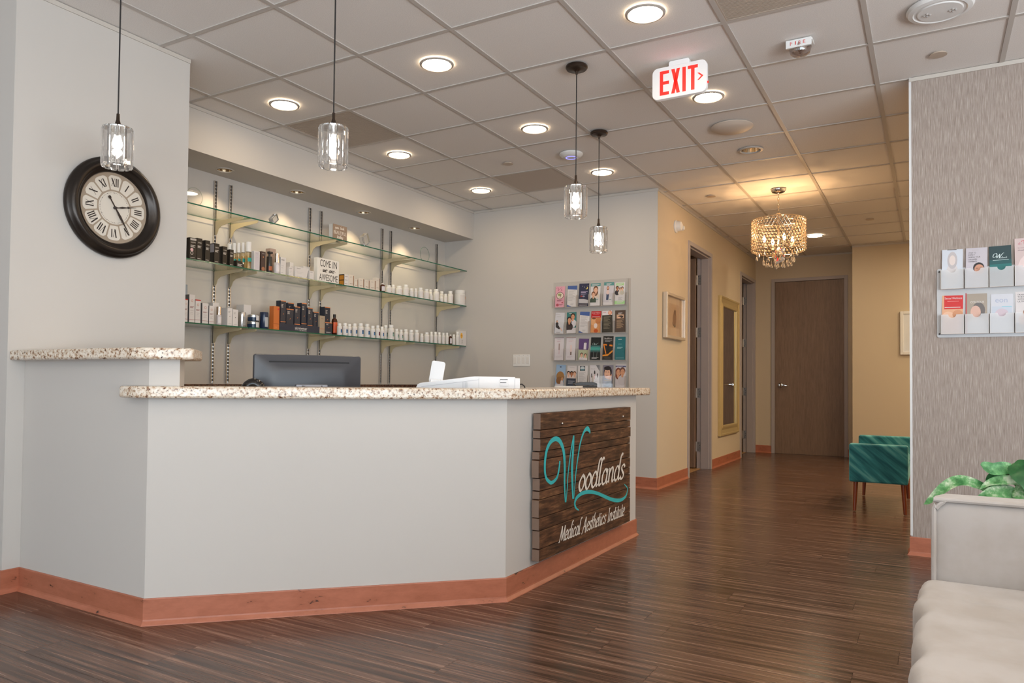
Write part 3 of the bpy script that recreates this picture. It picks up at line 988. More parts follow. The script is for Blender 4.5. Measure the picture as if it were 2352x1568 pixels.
lv.tube([(lx, FAR_Y - 0.043, lz), (lx + 0.04, FAR_Y - 0.05, lz + 0.002), (lx + 0.085, FAR_Y - 0.047, lz - 0.006), (lx + 0.115, FAR_Y - 0.04, lz - 0.004)], [0.013, 0.011, 0.009, 0.007], 10)
lv.build('lever', d3, smooth=True)

# ---------------------------------------------------------------- hall wall: picture, mirror, sensor
FR_SILVER = mat('champagne_silver_frame', srgb(214, 200, 182), 0.35, 0.5)
pic = thing('framed_picture', 'small silver framed sepia figure print on the hall wall beside the doorway', 'picture', (HALL_X, 7.04, 1.39))
y0, y1, z0, z1 = 6.735, 7.345, 1.392, 1.822
f = MB(FR_SILVER)
for a, b in (((HALL_X + .002, y0, z0), (HALL_X + .045, y0 + .028, z1)), ((HALL_X + .002, y1 - .028, z0), (HALL_X + .045, y1, z1)), ((HALL_X + .002, y0 + .028, z0), (HALL_X + .045, y1 - .028, z0 + .028)), ((HALL_X + .002, y0 + .028, z1 - .028), (HALL_X + .045, y1 - .028, z1))):
    f.box(a, b)
f.build('frame', pic, bevel=0.004)
MB(ink(222, 196, 166, .8)).box((HALL_X + .003, y0 + .028, z0 + .028), (HALL_X + .02, y1 - .028, z1 - .028)).build('mat_board', pic)
pr = MB(ink(206, 174, 142))
PO, PU, PW, PN = (HALL_X + .0203, 0, 0), (0, 1, 0), (0, 0, 1), (1, 0, 0)
pr.frame2([(6.87, 1.50), (7.20, 1.50), (7.20, 1.73), (6.87, 1.73)], PO, PU, PW, PN, 0.0, ink(206, 174, 142))
for cx, cy, rx, ry, col in ((7.05, 1.60, .05, .075, (150, 112, 84)), (7.06, 1.655, .03, .03, (120, 84, 62)), (7.03, 1.545, .055, .03, (120, 100, 84)), (7.05, 1.525, .03, .018, (84, 92, 88)), (7.0, 1.58, .02, .05, (176, 138, 106)), (7.06, 1.69, .02, .018, (196, 158, 126))):
    pr.frame2(ellipse(cx, cy, rx, ry), PO, PU, PW, PN, 0.0002 + cx * 1e-5 + cy * 1e-4, ink(*col))
pr.build('print', pic)
MB(make_glass('picture_glass', (1, 1, 1), 0.0)).box((HALL_X + .024, y0 + .028, z0 + .028), (HALL_X + .026, y1 - .028, z1 - .028)).build('glazing', pic)

MIRROR_F = mat('pale_gold_mirror_frame', srgb(206, 186, 134), 0.35, 0.35)
mir = thing('wall_mirror', 'tall full-length mirror in a stepped pale gold frame on the hall wall', 'mirror', (HALL_X, 9.32, 0.35))
y0, y1, z0, z1 = 8.83, 9.80, 0.35, 2.01
def profile_frame(mb, x, y0, y1, z0, z1, prof, m):
    """mitred frame on a wall of constant x; prof = (inset from outer edge, depth)"""
    n = len(prof)
    v, f = [], []
    for cy, cz, sy, sz in ((y0, z0, 1, 1), (y1, z0, -1, 1), (y1, z1, -1, -1), (y0, z1, 1, -1)):
        for ins, dp in prof:
            v.append((x + dp, cy + sy * ins, cz + sz * ins))
    for c in range(4):
        c2 = (c + 1) % 4
        for i in range(n - 1):
            f.append((c * n + i, c2 * n + i, c2 * n + i + 1, c * n + i + 1))
    mb.add(v, f, m)
f = MB(MIRROR_F)
profile_frame(f, HALL_X, y0, y1, z0, z1, [(0, 0.001), (0, 0.03), (0.004, 0.036), (0.02, 0.036), (0.03, 0.03), (0.07, 0.024), (0.10, 0.034), (0.118, 0.034), (0.124, 0.02), (0.124, 0.012)], MIRROR_F)
f.build('frame', mir)
MB(mat('mirror_silver', (0.72, 0.72, 0.7), 0.03, 1.0)).box((HALL_X + .004, y0 + .12, z0 + .12), (HALL_X + .013, y1 - .12, z1 - .12)).build('mirror_glass', mir)

sen = thing('motion_sensor', 'white round motion sensor with a small nub high on the hall wall', 'sensor', (HALL_X, 7.15, 2.45))
MB(WHITE_P).lathe([(0.062, 0.001), (0.062, 0.012), (0.052, 0.018), (0.05, 0.04), (0.042, 0.058), (0.022, 0.068), (0, 0.07)], (HALL_X, 7.13, 2.505), 28, axis='x').build('housing', sen, smooth=True)
MB(WHITE_P).lathe([(0.024, 0.0), (0.026, 0.03), (0.018, 0.046), (0, 0.05)], (HALL_X + 0.02, 7.21, 2.50), 20, axis='x').build('lens', sen, smooth=True)

fp = thing('white_framed_board', 'white glossy framed board at the edge of the wallpapered wall, far hall', 'picture', (-0.05, FAR2_Y, 1.34))
f = MB(WHITE_P)
x0, x1, z0, z1 = -0.322, 0.32, 1.349, 1.888
for a, b in (((x0, FAR2_Y - .03, z0), (x0 + .035, FAR2_Y - .001, z1)), ((x1 - .035, FAR2_Y - .03, z0), (x1, FAR2_Y - .001, z1)), ((x0 + .035, FAR2_Y - .03, z0), (x1 - .035, FAR2_Y - .001, z0 + .035)), ((x0 + .035, FAR2_Y - .03, z1 - .035), (x1 - .035, FAR2_Y - .001, z1))):
    f.box(a, b)
f.build('frame', fp, bevel=0.003)
MB(mat('white_board_face', (0.72, 0.74, 0.76), 0.08)).box((x0 + .035, FAR2_Y - .018, z0 + .035), (x1 - .035, FAR2_Y - .004, z1 - .035)).build('board', fp)

# ---------------------------------------------------------------- wall clock
ck = thing('wall_clock_round', 'large round wall clock with dark bronze moulded rim and Roman numerals', 'clock', (CLK_X, 2.235, 1.574))
CY, CZ_ = 2.233, 1.828
RIM = mat('clock_rim_bronze', srgb(46, 40, 36), 0.28, 0.5)
def ring_x(mb, prof, m, seg=72):
    mb.lathe(prof, (CLK_X, CY, CZ_), seg, m, axis='x')
r_ = MB(RIM)
v, fcs = [], []
prof = [(0.250, 0.001), (0.254, 0.012), (0.254, 0.026), (0.248, 0.034), (0.243, 0.036), (0.238, 0.048), (0.228, 0.056), (0.214, 0.057), (0.203, 0.050), (0.197, 0.040), (0.193, 0.040), (0.189, 0.034), (0.185, 0.034), (0.180, 0.026), (0.178, 0.016)]
seg = 72
for r, h in prof:
    for k in range(seg):
        a = 2 * PI * k / seg
        v.append((CLK_X + h, CY + r * math.cos(a), CZ_ + r * math.sin(a)))
for i in range(len(prof) - 1):
    for k in range(seg):
        k2 = (k + 1) % seg
        fcs.append((i * seg + k, i * seg + k2, (i + 1) * seg + k2, (i + 1) * seg + k))
r_.add(v, fcs)
r_.build('rim', ck, smooth=True, sharp=60)
FACE = mat('clock_face_cream', srgb(214, 206, 194), 0.6)
TAN2 = mat('clock_face_tan', srgb(160, 144, 126), 0.6)
BLKP = mat('clock_numeral_dark', srgb(44, 34, 32), 0.5)
O_, U_, W_, N_ = (CLK_X, CY, CZ_), (0, 1, 0), (0, 0, 1), (1, 0, 0)
fc = MB(TAN2)
fc.lathe([(0.180, 0.004), (0.180, 0.016), (0, 0.016)], (CLK_X, CY, CZ_), 64, TAN2, axis='x')
fc.build('dial', ck)
pl = MB(FACE)
pl.frame2(ellipse(0, 0, 0.083, 0.083, 56), O_, U_, W_, N_, 0.0166, FACE)
for h in range(12):                            # twelve cream cartouches
    a = PI / 2 - h * PI / 6
    hw = PI / 12 - 0.024
    pts = []
    for t, r in ((-hw * 0.94, .093), (hw * 0.94, .093)):
        pts.append((r * math.cos(a + t), r * math.sin(a + t)))
    for k in range(9):
        t = hw * 0.98 - 2 * hw * 0.98 * k / 8
        r = .164 - (0.012 if k in (0, 8) else (0.003 if k in (1, 7) else 0))
        pts.append((r * math.cos(a + t), r * math.sin(a + t)))
    pl.frame2(pts, O_, U_, W_, N_, 0.0166, FACE)
pl.build('numeral_panels', ck)
ROM = ['XII', 'I', 'II', 'III', 'IIII', 'V', 'VI', 'VII', 'VIII', 'IX', 'X', 'XI']
for h, s in enumerate(ROM):
    nu = MB(BLKP)
    a = PI / 2 - h * PI / 6
    R0, R1 = .108, .150
    wd = {'I': .010, 'V': .022, 'X': .022}
    tot = sum(wd[c] for c in s)
    k_ = min(1, .058 / tot)
    x = -tot * k_ / 2
    er, et = Vector((math.cos(a), math.sin(a))), Vector((math.sin(a), -math.cos(a)))
    def P(t, r):
        q = er * r + et * t
        return (q.x, q.y)
    def bar(t0, r0, t1, r1, w):
        nu.frame2([P(t0 - w / 2, r0), P(t0 + w / 2, r0), P(t1 + w / 2, r1), P(t1 - w / 2, r1)], O_, U_, W_, N_, 0.0172, BLKP)
    for c in s:
        w = wd[c] * k_
        if c == 'I':
            bar(x + w / 2, R0, x + w / 2, R1, .0055)
        elif c == 'V':
            bar(x + w * .5, R0, x + w * .15, R1, .0065)
            bar(x + w * .5, R0, x + w * .9, R1, .002)
        else:
            bar(x + w * .9, R0, x + w * .15, R1, .0065)
            bar(x + w * .1, R0, x + w * .9, R1, .002)
        x += w
    nu.build('numeral', ck)
dots = MB(BLKP)
for k in range(60):
    a = 2 * PI * k / 60
    dots.frame2(ellipse(.076 * math.cos(a), .076 * math.sin(a), .0016 if k % 5 else .0024, .0016 if k % 5 else .0024, 6), O_, U_, W_, N_, 0.0172, BLKP)
dots.build('minute_dots', ck)
def hand(name, ang, prof, d):
    er, et = (math.cos(ang), math.sin(ang)), (math.sin(ang), -math.cos(ang))
    pts = [(er[0] * r + et[0] * w, er[1] * r + et[1] * w) for r, w in prof] + [(er[0] * r - et[0] * w, er[1] * r - et[1] * w) for r, w in reversed(prof)]
    m2 = MB(BLKP)
    v = [Vector(O_) + Vector(U_) * p[0] + Vector(W_) * p[1] + Vector(N_) * d for p in pts]
    n = len(pts)
    v2 = [p + Vector(N_) * 0.001 for p in v]
    m2.add(v + v2, [tuple(range(n)), tuple(range(n, 2 * n))] + [(i, (i + 1) % n, n + (i + 1) % n, n + i) for i in range(n)])
    m2.build(name, ck)
hand('hour_hand', PI / 2 - 2 * PI * (2.42 / 12) - .1, [(-.008, .001), (0, .004), (.02, .002), (.04, .005), (.065, .002), (.074, .006), (.082, .002), (.118, .0006)], 0.022)
hand('minute_hand', PI / 2 - 2 * PI * (24.6 / 60), [(-.066, .002), (-.063, .007), (-.055, .008), (-.048, .003), (0, .003), (.05, .0065), (.08, .004), (.15, .0006)], 0.025)
MB(BLKP).lathe([(0.007, 0.017), (0.007, 0.028), (0.003, 0.03)], (CLK_X, CY, CZ_), 16, axis='x').build('hub', ck)

# ---------------------------------------------------------------- pendants
CRYSTAL = None
def make_crystal():
    m = bpy.data.materials.new('crystal_prism')
    m.use_nodes = True
    nt = m.node_tree
    N, L = nt.nodes, nt.links
    N.remove(N['Principled BSDF'])
    t = N.new('ShaderNodeBsdfTransparent')
    t.inputs[0].default_value = (1, 1, 1, 1)
    g = N.new('ShaderNodeBsdfGlass')
    g.inputs['IOR'].default_value = 1.5
    g.inputs['Roughness'].default_value = 0.0
    mx = N.new('ShaderNodeMixShader')
    mx.inputs[0].default_value = 0.78
    L.new(t.outputs[0], mx.inputs[1])
    L.new(g.outputs[0], mx.inputs[2])
    L.new(mx.outputs[0], N['Material Output'].inputs[0])
    return m
CRYSTAL = make_crystal()
BULB = mat('bulb_white', (1, 1, 1), 0.3, emit=(1.0, 0.96, 0.9), estr=26)
PEND = [(-3.08, 1.94, 'leftmost crystal prism pendant hanging in front of the wall clock'),
        (-2.235, 2.395, 'crystal prism pendant on a long dark cord above the middle of the desk'),
        (-1.713, 3.792, 'crystal prism pendant with dark canopy above the barn-board sign'),
        (-2.028, 4.885, 'farthest and lowest-looking crystal prism pendant, over the brochure rack side')]
def prism_mesh():
    mb = MB(CRYSTAL)
    # one bevelled crystal bar, outer face at +x
    hw, t, h = 0.0145, 0.009, 0.176
    sec = [(-t / 2, -hw), (t / 2 - 0.002, -hw), (t / 2 + 0.001, -hw + 0.004), (t / 2 + 0.001, hw - 0.004), (t / 2 - 0.002, hw), (-t / 2, hw)]
    n = len(sec)
    v = []
    for z, s_ in ((0, 0.55), (0.010, 1.0), (h - 0.010, 1.0), (h, 0.55)):
        v += [(p[0], p[1] * (0.8 if s_ < 1 else 1), z) for p in sec] if s_ == 1 else [(p[0] - 0.004, p[1] * 0.8, z) for p in sec]
    f = [tuple(range(n - 1, -1, -1)), tuple(range(3 * n, 4 * n))]
    for i in range(3):
        f += [(i * n + k, i * n + (k + 1) % n, (i + 1) * n + (k + 1) % n, (i + 1) * n + k) for k in range(n)]
    return mb.add(v, f)
PZ0, PZ1 = 1.893, 2.069
pend0 = None
for k, (px, py, lab) in enumerate(PEND):
    if pend0 is None:
        p = thing('crystal_pendant', lab, 'pendant light', (0, 0, 0), 0.0, 'crystal pendants over the reception desk')
        MB(BRONZE).lathe([(0.0, 0), (0.058, 0), (0.062, -0.006), (0.062, -0.014), (0.056, -0.022), (0.02, -0.026), (0.008, -0.034), (0.006, -0.05), (0, -0.05)], (0, 0, CEIL - 0.0022), 32).build('canopy', p, smooth=True)
        MB(mat('black_cord', (0.02, 0.018, 0.018), 0.5)).tube([(0, 0, CEIL - 0.04), (0, 0, PZ1 + 0.05)], 0.0032, 8).build('cord', p, smooth=True)
        MB(BRONZE).lathe([(0, 0.062), (0.0065, 0.062), (0.0075, 0.035), (0.016, 0.006), (0.018, 0.0), (0.018, -0.004), (0, -0.004)], (0, 0, PZ1), 24).build('socket_cone', p, smooth=True)
        MB(CHROME).lathe([(0.0, 0.0), (0.054, 0.0), (0.054, -0.006), (0.0, -0.006)], (0, 0, PZ1 - 0.002), 32).build('top_plate', p, smooth=True)
        MB(CHROME).lathe([(0.012, 0), (0.012, -0.03), (0, -0.03)], (0, 0, PZ1 - 0.008), 16).build('socket', p, smooth=True)
        MB(BULB).lathe([(0, 0.0), (0.008, -0.002), (0.009, -0.012), (0.014, -0.028), (0.0155, -0.042), (0.012, -0.056), (0, -0.062)], (0, 0, PZ1 - 0.038), 16).build('bulb', p, smooth=True)
        pr0 = prism_mesh().build('prism', p)
        NP = 12
        for q in range(NP):
            o = pr0 if q == 0 else pr0.copy()
            if q:
                COL.objects.link(o)
                o.parent = p
            a = 2 * PI * (q + 0.37) / NP
            o.location = (0.059 * math.cos(a), 0.059 * math.sin(a), PZ0)
            o.rotation_euler = (0, 0, a)
        pend0 = p
        o = p
    else:
        o = clone(pend0)
        o['label'] = lab
    o.location = (px, py, 0)
    ld = bpy.data.lights.new('pendant_bulb_light', 'POINT')
    ld.energy = PEND_W
    ld.color = (1.0, 0.93, 0.84)
    ld.shadow_soft_size = 0.015
    lo = bpy.data.objects.new('pendant_bulb_light', ld)
    COL.objects.link(lo)
    lo.location = (px, py, PZ1 - 0.115)

# ---------------------------------------------------------------- recessed lights
LENS = mat('downlight_lens', (1, 1, 1), 0.5, emit=CAN_COL, estr=CAN_EMIT)
# the lens faces are a real lamp: emission tuned with CAN_EMIT
TRIMW = mat('downlight_trim', (0.50, 0.46, 0.42), 0.5)
CANS = [(-1.181, 3.409, 'downlight nearest the top edge of the photo, above the exit sign'), (-2.393, 3.39, 'lit ceiling downlight between the second and third pendants'),
        (-3.615, 3.412, 'lit downlight above the left end of the product shelves'), (-2.40, 4.604, 'lit downlight left of the wireless access point'),
        (-3.617, 4.625, 'lit downlight behind the second pendant along the shelf soffit'), (-1.186, 4.609, 'lit downlight directly behind the exit sign'),
        (-2.397, 5.844, 'lit downlight behind the cord of the farthest pendant'), (-3.62, 5.868, 'lit downlight nearest the inner corner of the soffit'),
        (-1.19, 9.576, 'small lit downlight to the right of the chandelier')]
ADDED_CANS = [(0.0, 2.19), (0.0, 0.97), (-1.2, 0.97), (0.65, 5.83), (0.65, 7.05), (0.65, 8.27), (0.65, 9.49), (1.26, 6.44), (1.26, 7.66), (1.26, 8.88), (1.26, 10.1), (1.3, 0.97), (2.5, 2.19), (2.5, -0.3), (-1.2, -1.5), (1.3, -1.5)]  # unseen downlights added to light the lobby and brighten the hall
can0 = None
LENS_A = mat('alcove_fill_lens', (1, 1, 1), 0.5, emit=(1.0, 0.80, 0.54), estr=ALCOVE_FILL_EMIT)
def place_can(x, y, lab, group):
    global can0
    if can0 is None:
        can0 = c = thing('recessed_downlight', lab, 'downlight', (x, y, CEIL), 0.0, group)
        MB(TRIMW).lathe([(0.097, -0.0022), (0.096, -0.006), (0.084, -0.010), (0.078, -0.006), (0.078, -0.0022)], (x, y, CEIL), 40, cap=False).build('trim_ring', c, smooth=True)
        MB(LENS).lathe([(0.0, -0.0062), (0.0785, -0.0062)], (x, y, CEIL), 40).build('lens', c)
    else:
        c = clone(can0)
        tag(c, lab, 'downlight', group)
        c.location = (x, y, CEIL)
    if x > 0.3 and y > 5:
        for q in c.children:
            if q.name.startswith('lens'):
                q.data = q.data.copy()
                q.data.materials[0] = LENS_A
for x, y, lab in CANS:
    place_can(x, y, lab, 'lit ceiling downlights')
for x, y in ADDED_CANS:
    place_can(x, y, 'added unseen ceiling downlight', 'added unseen downlights')
# unlit chrome downlight in front of the chandelier
u = thing('recessed_downlight', 'unlit downlight with a bright chrome reflector in front of the chandelier', 'downlight', (ux, uy, CEIL))
MB(TRIMW).lathe([(0.092, -0.0005), (0.091, -0.005), (0.076, -0.008), (0.068, -0.004), (0.068, 0.004)], (ux, uy, CEIL), 40, cap=False).build('trim_ring', u, smooth=True)
MB(mat('reflector_gold_chrome', (0.80, 0.72, 0.60), 0.16, 1.0)).lathe([(0.0675, 0.002), (0.062, 0.05), (0.05, 0.10), (0.035, 0.13), (0.0, 0.132)], (ux, uy, CEIL), 40, cap=False).build('reflector', u, smooth=True)
MB(mat('frosted_lamp', (0.75, 0.75, 0.72), 0.4)).lathe([(0, 0.06), (0.022, 0.064), (0.032, 0.08), (0.03, 0.11), (0, 0.125)], (ux, uy, CEIL), 24).build('lamp', u, smooth=True)
# four pucks in the soffit
PUCK_LAMP = mat('puck_lamp', (1, 1, 1), 0.3, emit=(1.0, 0.78, 0.5), estr=8)
LABP = ['soffit puck light nearest the clock wall', 'second soffit puck light from the clock wall', 'third soffit puck light from the clock wall, above the crystal block', 'soffit puck light nearest the back wall']
for k, (px, py) in enumerate(PUCKS):
    c = thing('puck_light', LABP[k], 'downlight', (px, py, SOF_Z), 0.0, 'puck lights under the shelf soffit')
    MB(TRIMW).lathe([(0.066, -0.0004), (0.065, -0.004), (0.055, -0.006), (0.051, -0.003), (0.051, 0.004)], (px, py, SOF_Z), 36, cap=False).build('trim_ring', c, smooth=True)
    MB(mat('bronze_reflector', (0.42, 0.33, 0.22), 0.25, 1.0)).lathe([(0.0505, 0.001), (0.046, 0.03), (0.036, 0.06), (0.03, 0.066)], (px, py, SOF_Z), 36, cap=False).build('reflector', c, smooth=True)
    MB(PUCK_LAMP).lathe([(0, 0.066), (0.0302, 0.0665)], (px, py, SOF_Z), 24).build('lamp', c)
    ld = bpy.data.lights.new('puck_spot', 'SPOT')
    ld.energy = PUCK_W
    ld.color = (1.0, 0.76, 0.46)
    ld.spot_size = math.radians(100)
    ld.spot_blend = 0.8
    ld.shadow_soft_size = 0.012
    lo = bpy.data.objects.new('puck_spot', ld)
    COL.objects.link(lo)
    lo.location = (px, py, SOF_Z + 0.004)

# ---------------------------------------------------------------- other ceiling fittings
VENT_M = mat('return_grille', srgb(186, 172, 158), 0.6)
VDARK = mat('grille_dark', srgb(120, 104, 92), 0.8)
VL = {(1, 4): 'perforated return air grille left of the third pendant', (0, 1): 'perforated air grille partly hidden behind the second pendant', (5, 0): 'perforated air grille cut by the top edge above the fire strobe'}
for (i, j), lab in VL.items():
    x, y = GX + (i + .5) * S, GY + (j + .5) * S
    c = thing('air_grille', lab, 'vent', (x, y, CEIL), 0.0, 'perforated air grilles')
    MB(VDARK).box((x - .29, y - .29, CEIL + .006), (x + .29, y + .29, CEIL + .03)).build('plenum_panel', c)
    mb = MB(VENT_M)
    for a, b in (((x - .295, y - .295, CEIL - .001), (x + .295, y - .285, CEIL + .006)), ((x - .295, y + .285, CEIL - .001), (x + .295, y + .295, CEIL + .006)), ((x - .295, y - .285, CEIL - .001), (x - .285, y + .285, CEIL + .006)), ((x + .285, y - .285, CEIL - .001), (x + .295, y + .285, CEIL + .006))):
        mb.box(a, b)
    mb.build('grille_frame', c)
    mb = MB(VENT_M)
    for q in range(45):
        t = -.285 + .57 * (q + .5) / 45
        mb.box((x - .285, y + t - .0042, CEIL + .001), (x + .285, y + t + .0042, CEIL + .003))
    for q in range(45):
        t = -.285 + .57 * (q + .5) / 45
        mb.box((x + t - .0042, y - .285, CEIL + .0032), (x + t + .0042, y + .285, CEIL + .0045))
    mb.build('perforated_face', c)['kind'] = 'stuff'
# domed ceiling speaker
spk = MB(mat('speaker_white', srgb(206, 192, 178), 0.5)).lathe([(0.140, -0.001), (0.142, -0.006), (0.12, -0.020), (0.08, -0.030), (0.03, -0.035), (0, -0.036)], (-1.181, 5.225, CEIL - 0.002), 48).build('ceiling_speaker', smooth=True)
tag(settle(spk), 'smooth shallow white dome on the ceiling behind the exit sign', 'speaker')
# emergency light disc with two lamp clusters, cut by the top edge
em = thing('emergency_light', 'round white emergency light with two lamp clusters at the top right edge', 'emergency light', (0.045, 4.03, CEIL))
MB(WHITE_P).lathe([(0.138, -0.002), (0.140, -0.010), (0.132, -0.022), (0.112, -0.026), (0.108, -0.022), (0.096, -0.022), (0.092, -0.027), (0.0, -0.029)], (0.045, 4.03, CEIL), 48).build('housing', em, smooth=True)
for q in (-1, 1):
    mb = MB(mat('lamp_grey', (0.45, 0.42, 0.40), 0.3))
    for a in range(4):
        mb.ball((0.045 + q * 0.052 + .012 * math.cos(a * PI / 2), 4.03 + .012 * math.sin(a * PI / 2), CEIL - .030), (.006, .006, .005), 8, 5)
    mb.build('lamp_cluster', em, smooth=True)
# wireless access point
ap = thing('access_point', 'white round wireless access point with a blue light ring beside the pendant cord', 'access point', (-2.411, 5.247, CEIL))
MB(WHITE_P).lathe([(0.090, -0.002), (0.092, -0.012), (0.080, -0.026), (0.055, -0.034), (0, -0.036)], (-2.411, 5.247, CEIL), 44).build('housing', ap, smooth=True)
MB(mat('blue_led', (0.3, 0.3, 1), 0.4, emit=(0.30, 0.28, 1.0), estr=1.5)).lathe([(0.036, -0.0362), (0.039, -0.0385), (0.043, -0.0372)], (-2.411, 5.247, CEIL), 40, cap=False).build('light_ring', ap, smooth=True)
# flush sprinkler covers
for x, y, lab in ((-2.975, 5.242, 'flush round sprinkler cover left of the access point'), (0.043, 4.609, 'flush round sprinkler cover above the wallpapered wall'),
                  (-1.796, 7.091, 'flush round sprinkler cover left of the chandelier'), (-0.556, 8.886, 'flush round sprinkler cover on the hall ceiling right of the chandelier')):
    o = MB(mat('sprinkler_cover', srgb(188, 172, 156), 0.45)).lathe([(0.036, -0.0018), (0.036, -0.007), (0.042, -0.008), (0.042, -0.011), (0, -0.012)], (x, y, CEIL + .004), 32).build('sprinkler_cover', smooth=True)
    tag(settle(o), lab, 'sprinkler', 'flush sprinkler covers')
# exit signs
EX_W = mat('exit_white', (0.80, 0.80, 0.80), 0.35, emit=(1, 0.97, 0.97), estr=0.10)
EX_R = mat('exit_red', (0.85, 0.02, 0.015), 0.4, emit=(1.0, 0.03, 0.02), estr=0.75)
def exit_sign(cx, cy, zt, lab, arrow=True):
    s = thing('exit_sign', lab, 'exit sign', (cx, cy, zt - .2))
    MB(EX_W).prism([(z, x) for x, z in rrect(cx - .152, zt - .178, cx + .152, zt - .0, .032)][::-1], cy, cy + .03, 'y').build('housing', s, bevel=0.003)
    MB(EX_W).prism([(z, x) for x, z in rrect(cx - .06, zt - .03, cx + .055, zt + .028, .012)][::-1], cy + .004, cy + .05, 'y').build('mount', s, bevel=0.003)
    t = MB(EX_R)
    O, U, W, N = (cx, cy - .0008, zt - .178), (1, 0, 0), (0, 0, 1), (0, -1, 0)
    def q(poly):
        t.frame2(poly, O, U, W, N, 0, EX_R)
    e0, h0, h1, w = -.108, .020, .156, .019
    def rect(a, b, c, d):
        q([(a, b), (c, b), (c, d), (a, d)])
    rect(e0, h0, e0 + w, h1); rect(e0 + w, h0, e0 + .052, h0 + .018); rect(e0 + w, .079, e0 + .052, .097); rect(e0 + w, h1 - .018, e0 + .052, h1)
    x0 = -.043
    q([(x0, h0), (x0 + w, h0), (x0 + .049, h1), (x0 + .049 - w, h1)]); q([(x0 + .049 - w, h0), (x0 + .049, h0), (x0 + w, h1), (x0, h1)])
    rect(.019, h0, .038, h1)
    rect(.049, h1 - .018, .104, h1); rect(.067, h0, .086, h1 - .018)
    if arrow:
        q([(.101, .068), (.111, .068), (.134, .088), (.122, .088)]); q([(.122, .088), (.134, .088), (.111, .108), (.101, .108)])
    t.build('lettering', s)
    MB(EX_R).lathe([(0.006, 0), (0.006, 0.006), (0, 0.008)], (cx + .152, cy + .015, zt - .125), 12, axis='x').build('test_button', s)
    return s
exit_sign(-1.187, 3.99, 2.728, 'white exit sign with red EXIT letters and arrow hanging from the ceiling')
ex2 = exit_sign(-1.56, 9.3, 2.60, 'second exit sign seen edge-on deep in the hall behind the chandelier')
ex2.rotation_euler.z = math.radians(-62)
MB(STEEL).lathe([(.006, 0), (.006, .12)], (-1.56, 9.32, 2.628), 8).build('hanger_rod', ex2)
# fire strobe
fs = thing('fire_strobe', 'ceiling strobe with a white FIRE plate and clear lens', 'fire strobe', (-.58, 4.06, CEIL - .1))
MB(WHITE_P).box((-.645, 4.06, CEIL - .012), (-.515, 4.14, CEIL - .002)).build('base', fs, bevel=.003)
MB(WHITE_P).prism([(4.050, CEIL - .002), (4.050, CEIL - .042), (4.062, CEIL - .042), (4.075, CEIL - .002)], -.642, -.519, 'x').build('name_plate', fs)
t = MB(ink(206, 74, 72))
for k, c in enumerate('FIRE'):
    w_ = .005 if c == 'I' else .011
    put_text(t, c, -.616 + k * .021 - w_ / 2, CEIL - .030, -.616 + k * .021 + w_ / 2, CEIL - .012, (0, 4.0494, 0), (1, 0, 0), (0, 0, 1), (0, -1, 0), 0, ink(206, 74, 72))
t.build('lettering', fs)
MB(make_glass('smoky_lens', (0.72, 0.66, 0.64), 0.12, 0.05)).lathe([(0.055, 0), (0.056, -0.02), (0.048, -0.045), (0.03, -0.058), (0, -0.062)], (-.58, 4.105, CEIL - .012), 24).build('lens', fs, smooth=True)
MB(CHROME).lathe([(0.04, 0), (0.03, -0.02), (0.012, -0.03), (0.004, -0.045), (0, -0.045)], (-.58, 4.10, CEIL - .0125), 20, cap=False).build('reflector', fs, smooth=True)

# ---------------------------------------------------------------- chandelier
ch = thing('crystal_chandelier', 'drum chandelier of amber-lit crystal beads hanging on a chain in the hall', 'chandelier', (-1.194, 7.13, 2.05))
CX, CYc = -1.194, 7.13
GOLDM = mat('polished_nickel_warm', (0.72, 0.60, 0.46), 0.18, 1.0)
MB(CHROME).lathe([(0, 0), (0.066, 0), (0.066, -0.008), (0.056, -0.026), (0.03, -0.036), (0.012, -0.038), (0, -0.05)], (CX, CYc, CEIL - .002), 36).build('canopy', ch, smooth=True)
chn = MB(GOLDM)
z = CEIL - .05
kk = 0
while z > 2.535:
    loop = []
    for q in range(12):
        a = 2 * PI * q / 12
        dx, dz = .008 * math.cos(a), .019 * math.sin(a)
        loop.append((CX + (dx if kk % 2 else 0), CYc + (0 if kk % 2 else dx), z - .014 + dz))
    chn.tube(loop, .0022, 6, closed=True)
    z -= .029
    kk += 1
chn.build('chain', ch, smooth=True)
R_S, ZB, ZTt = 0.2315, 2.185, 2.47
MB(GOLDM).lathe([(0, 0.075), (0.012, 0.075), (0.03, 0.062), (0.03, 0.055), (0.014, 0.05), (0.014, 0.0), (0, 0)], (CX, CYc, ZTt - .01), 24).build('finial_cap', ch, smooth=True)
for nm, zz in (('top_ring', ZTt), ('bottom_ring', ZB)):
    MB(GOLDM).tube([(CX + R_S * math.cos(2 * PI * q / 60), CYc + R_S * math.sin(2 * PI * q / 60), zz) for q in range(60)], .004, 8, closed=True).build(nm, ch, smooth=True)
sp = MB(GOLDM)
for q in range(4):
    a = q * PI / 2 + .4
    sp.tube([(CX, CYc, ZTt + .03), (CX + R_S * math.cos(a), CYc + R_S * math.sin(a), ZTt)], .003, 6)
sp.build('spider', ch, smooth=True)
NB, NR = 44, 10
lat = MB(GOLDM)
for sgn in (-1, 1):
    for q in range(NB):
        path = []
        for r in range(NR + 1):
            a = 2 * PI * (q + sgn * r * .5) / NB
            path.append((CX + R_S * math.cos(a), CYc + R_S * math.sin(a), ZB + (ZTt - ZB) * r / NR))
        lat.tube(path, .0013, 4)
lat.build('shade_wires', ch)['kind'] = 'stuff'
BEAD = mat('amber_crystal_bead', (1.0, 0.80, 0.58), 0.06, trans=0.75, ior=1.5)
bd = MB(BEAD)
